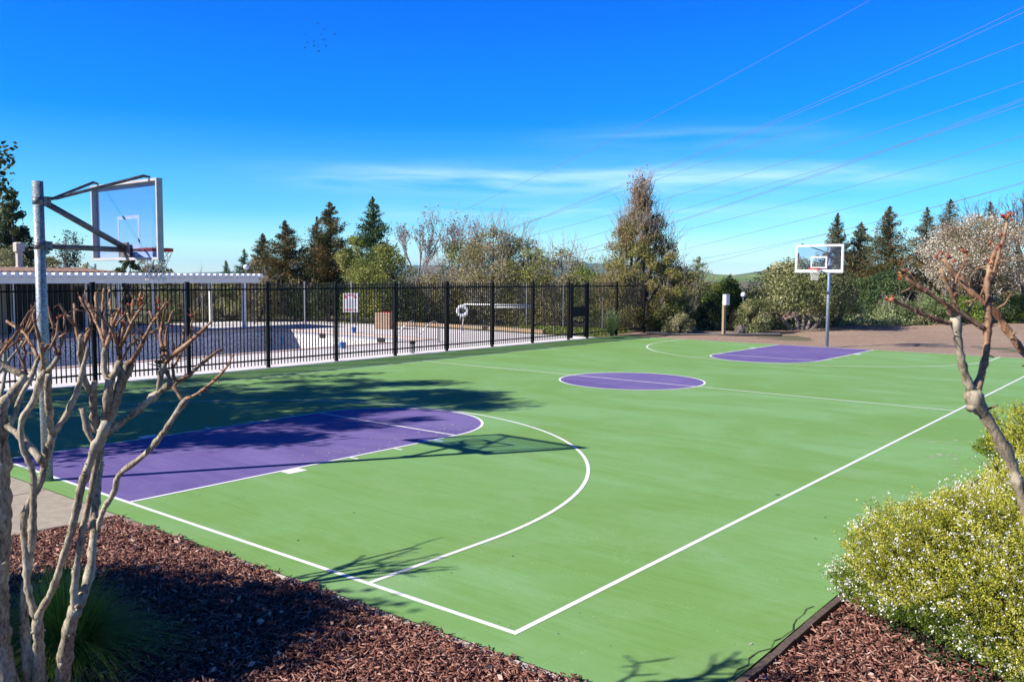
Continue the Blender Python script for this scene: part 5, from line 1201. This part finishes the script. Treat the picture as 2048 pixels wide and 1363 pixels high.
wires = [([(2180, -245), (1744, 0), (1460, 151), (1348, 213), (1124, 331), (922, 421.5), (860, 449), (778, 487)], 'single wire highest in the sky, running alone from the top edge to the bare trees'),
    ([(2250, -85), (2048, 12), (1713, 171), (1287, 350), (1001, 466), (960, 481)], 'upper wire of the highest close pair'),
    ([(2250, -72), (2048, 23), (1713, 178), (1287, 354), (1001, 468), (965, 482)], 'lower wire of the highest close pair'),
    ([(2250, 8), (2048, 85), (1629, 244), (1309, 361), (1160, 411), (1020, 455)], 'faint wire alone under the highest close pair'),
    ([(2250, 90), (2048, 162.5), (1713, 277.5), (1337, 396), (1029, 479), (960, 497)], 'dark wire between the faint one and the middle bundle'),
    ([(2250, 115), (2048, 197), (1853, 269), (1600, 359), (1337, 448), (1120, 515)], 'upper wire of the middle bundle'),
    ([(2250, 121), (2048, 201), (1853, 272.5), (1600, 362), (1337, 450), (1120, 517)], 'middle wire of the middle bundle'),
    ([(2250, 135), (2048, 208), (1853, 275), (1516, 373), (1337, 428), (1120, 490)], 'lowest and palest wire of the middle bundle'),
    ([(2250, 205), (2048, 272), (1713, 370), (1348, 465), (1130, 517)], 'wire alone below the middle bundle'),
    ([(2250, 265), (2048, 322), (1668, 423), (1382, 496), (1200, 538)], 'faint wire alone above the lowest pair'),
    ([(2250, 300), (2048, 361.5), (1881, 412), (1651, 468), (1376, 521), (1250, 543)], 'upper wire of the lowest pair'),
    ([(2250, 304), (2048, 365), (1853, 420), (1600, 479), (1399, 533), (1300, 556)], 'lower wire of the lowest pair')]
for P, lb in wires:
    X = np.array([p[0] for p in P][::-1], float); Y = np.array([p[1] for p in P][::-1], float)
    co = np.polyfit(X, Y, 3 if len(P) > 5 else 2); xs_ = np.linspace(X[0], X[-1], 40); ysx = np.polyval(co, xs_)
    pts = []
    for a, c in zip(xs_, ysx):
        u = (a - 780) / (2250 - 780); D = 1 / ((1 - u) / 135 + u / 70); pts.append(at(a, c, D))
    base = pts[-1]; b = MB(); b.tube([p - base for p in pts], .019, 5); o = b.build('power_line', M_WIRE); o.location = base; tag(o, lb + ' of power lines' if 'pair' in lb or 'bundle' in lb else lb, 'power line', 'overhead power lines crossing the sky')

# ------------------------------------------------------------------ birds
def bird_mesh():
    b = MB(); b.lathe([(.01, -.28), (.05, -.12), (.07, .02), (.05, .15), (.035, .2), (.05, .24), (.012, .33)], seg=6)
    b.v = [(x, z, y) for x, y, z in b.v]; me = b
    for s in (-1, 1):
        me.face([(s * .04, .1, .02), (s * .30, .12, .12), (s * .62, -.02, .05), (s * .28, -.05, .1), (s * .04, -.08, .02)]); me.face([(s * .04, -.08, .012), (s * .28, -.05, .092), (s * .62, -.02, .042), (s * .30, .12, .112), (s * .04, .1, .012)])
    me.face([(-.02, -.25, 0), (.02, -.25, 0), (.07, -.42, 0), (-.07, -.42, 0)]); return me
bm = bird_mesh(); M_BIRD = simple('dark_plumage', (.02, .018, .02), rough=.7); bo = None
spots = [(606, 37), (636, 48), (649, 59), (610, 70), (643, 69), (669, 69), (647, 80), (628, 83), (615, 85), (610, 96), (628, 92), (636, 93), (652, 92), (637, 103)]
wh = ['highest and leftmost bird of the flock', 'bird second from the top of the flock', 'small bird third from the top, above the rightmost one', 'left bird of the flock, upper of three in its column', 'small bird in the middle of the flock level with the rightmost', 'rightmost bird of the flock', 'faint bird just under the middle of the flock', 'wide winged bird in the lower middle of the flock', 'bird left of the wide winged one', 'lowest bird on the left side of the flock', 'bird right below the wide winged one', 'bird close beside the one under the wide winged', 'lower right bird of the flock', 'lowest bird of the whole flock']
for i, (px, py) in enumerate(spots):
    if bo is None: o = bo = bm.build('bird', M_BIRD)
    else: o = bo.copy(); COL.objects.link(o)
    o.scale = (.72,) * 3; o.location = at(px, py, 150 + (i * 37) % 30); o.rotation_euler = (random.uniform(-.3, .3), random.uniform(-.5, .5), random.uniform(0, 6)); tag(o, wh[i], 'bird', 'flock of birds high in the blue sky')

# ------------------------------------------------------------------ air
def haze():
    m = bpy.data.materials.new('air'); m.use_nodes = True; n = m.node_tree; n.nodes.remove(n.nodes['Principled BSDF'])
    v = n.nodes.new('ShaderNodeVolumePrincipled'); v.inputs['Density'].default_value = 0.00007; v.inputs['Color'].default_value = (0.30, 0.68, 1.0, 1); v.inputs['Anisotropy'].default_value = 0.0
    n.links.new(v.outputs[0], n.nodes['Material Output'].inputs['Volume'])
    b = MB(); b.box((-1500, 2500, 56), (14000, 14000, 180)); b.v = [(x, y, max(z, -4.2)) for x, y, z in b.v]; tag(b.build('haze', m), kind='stuff')
haze()
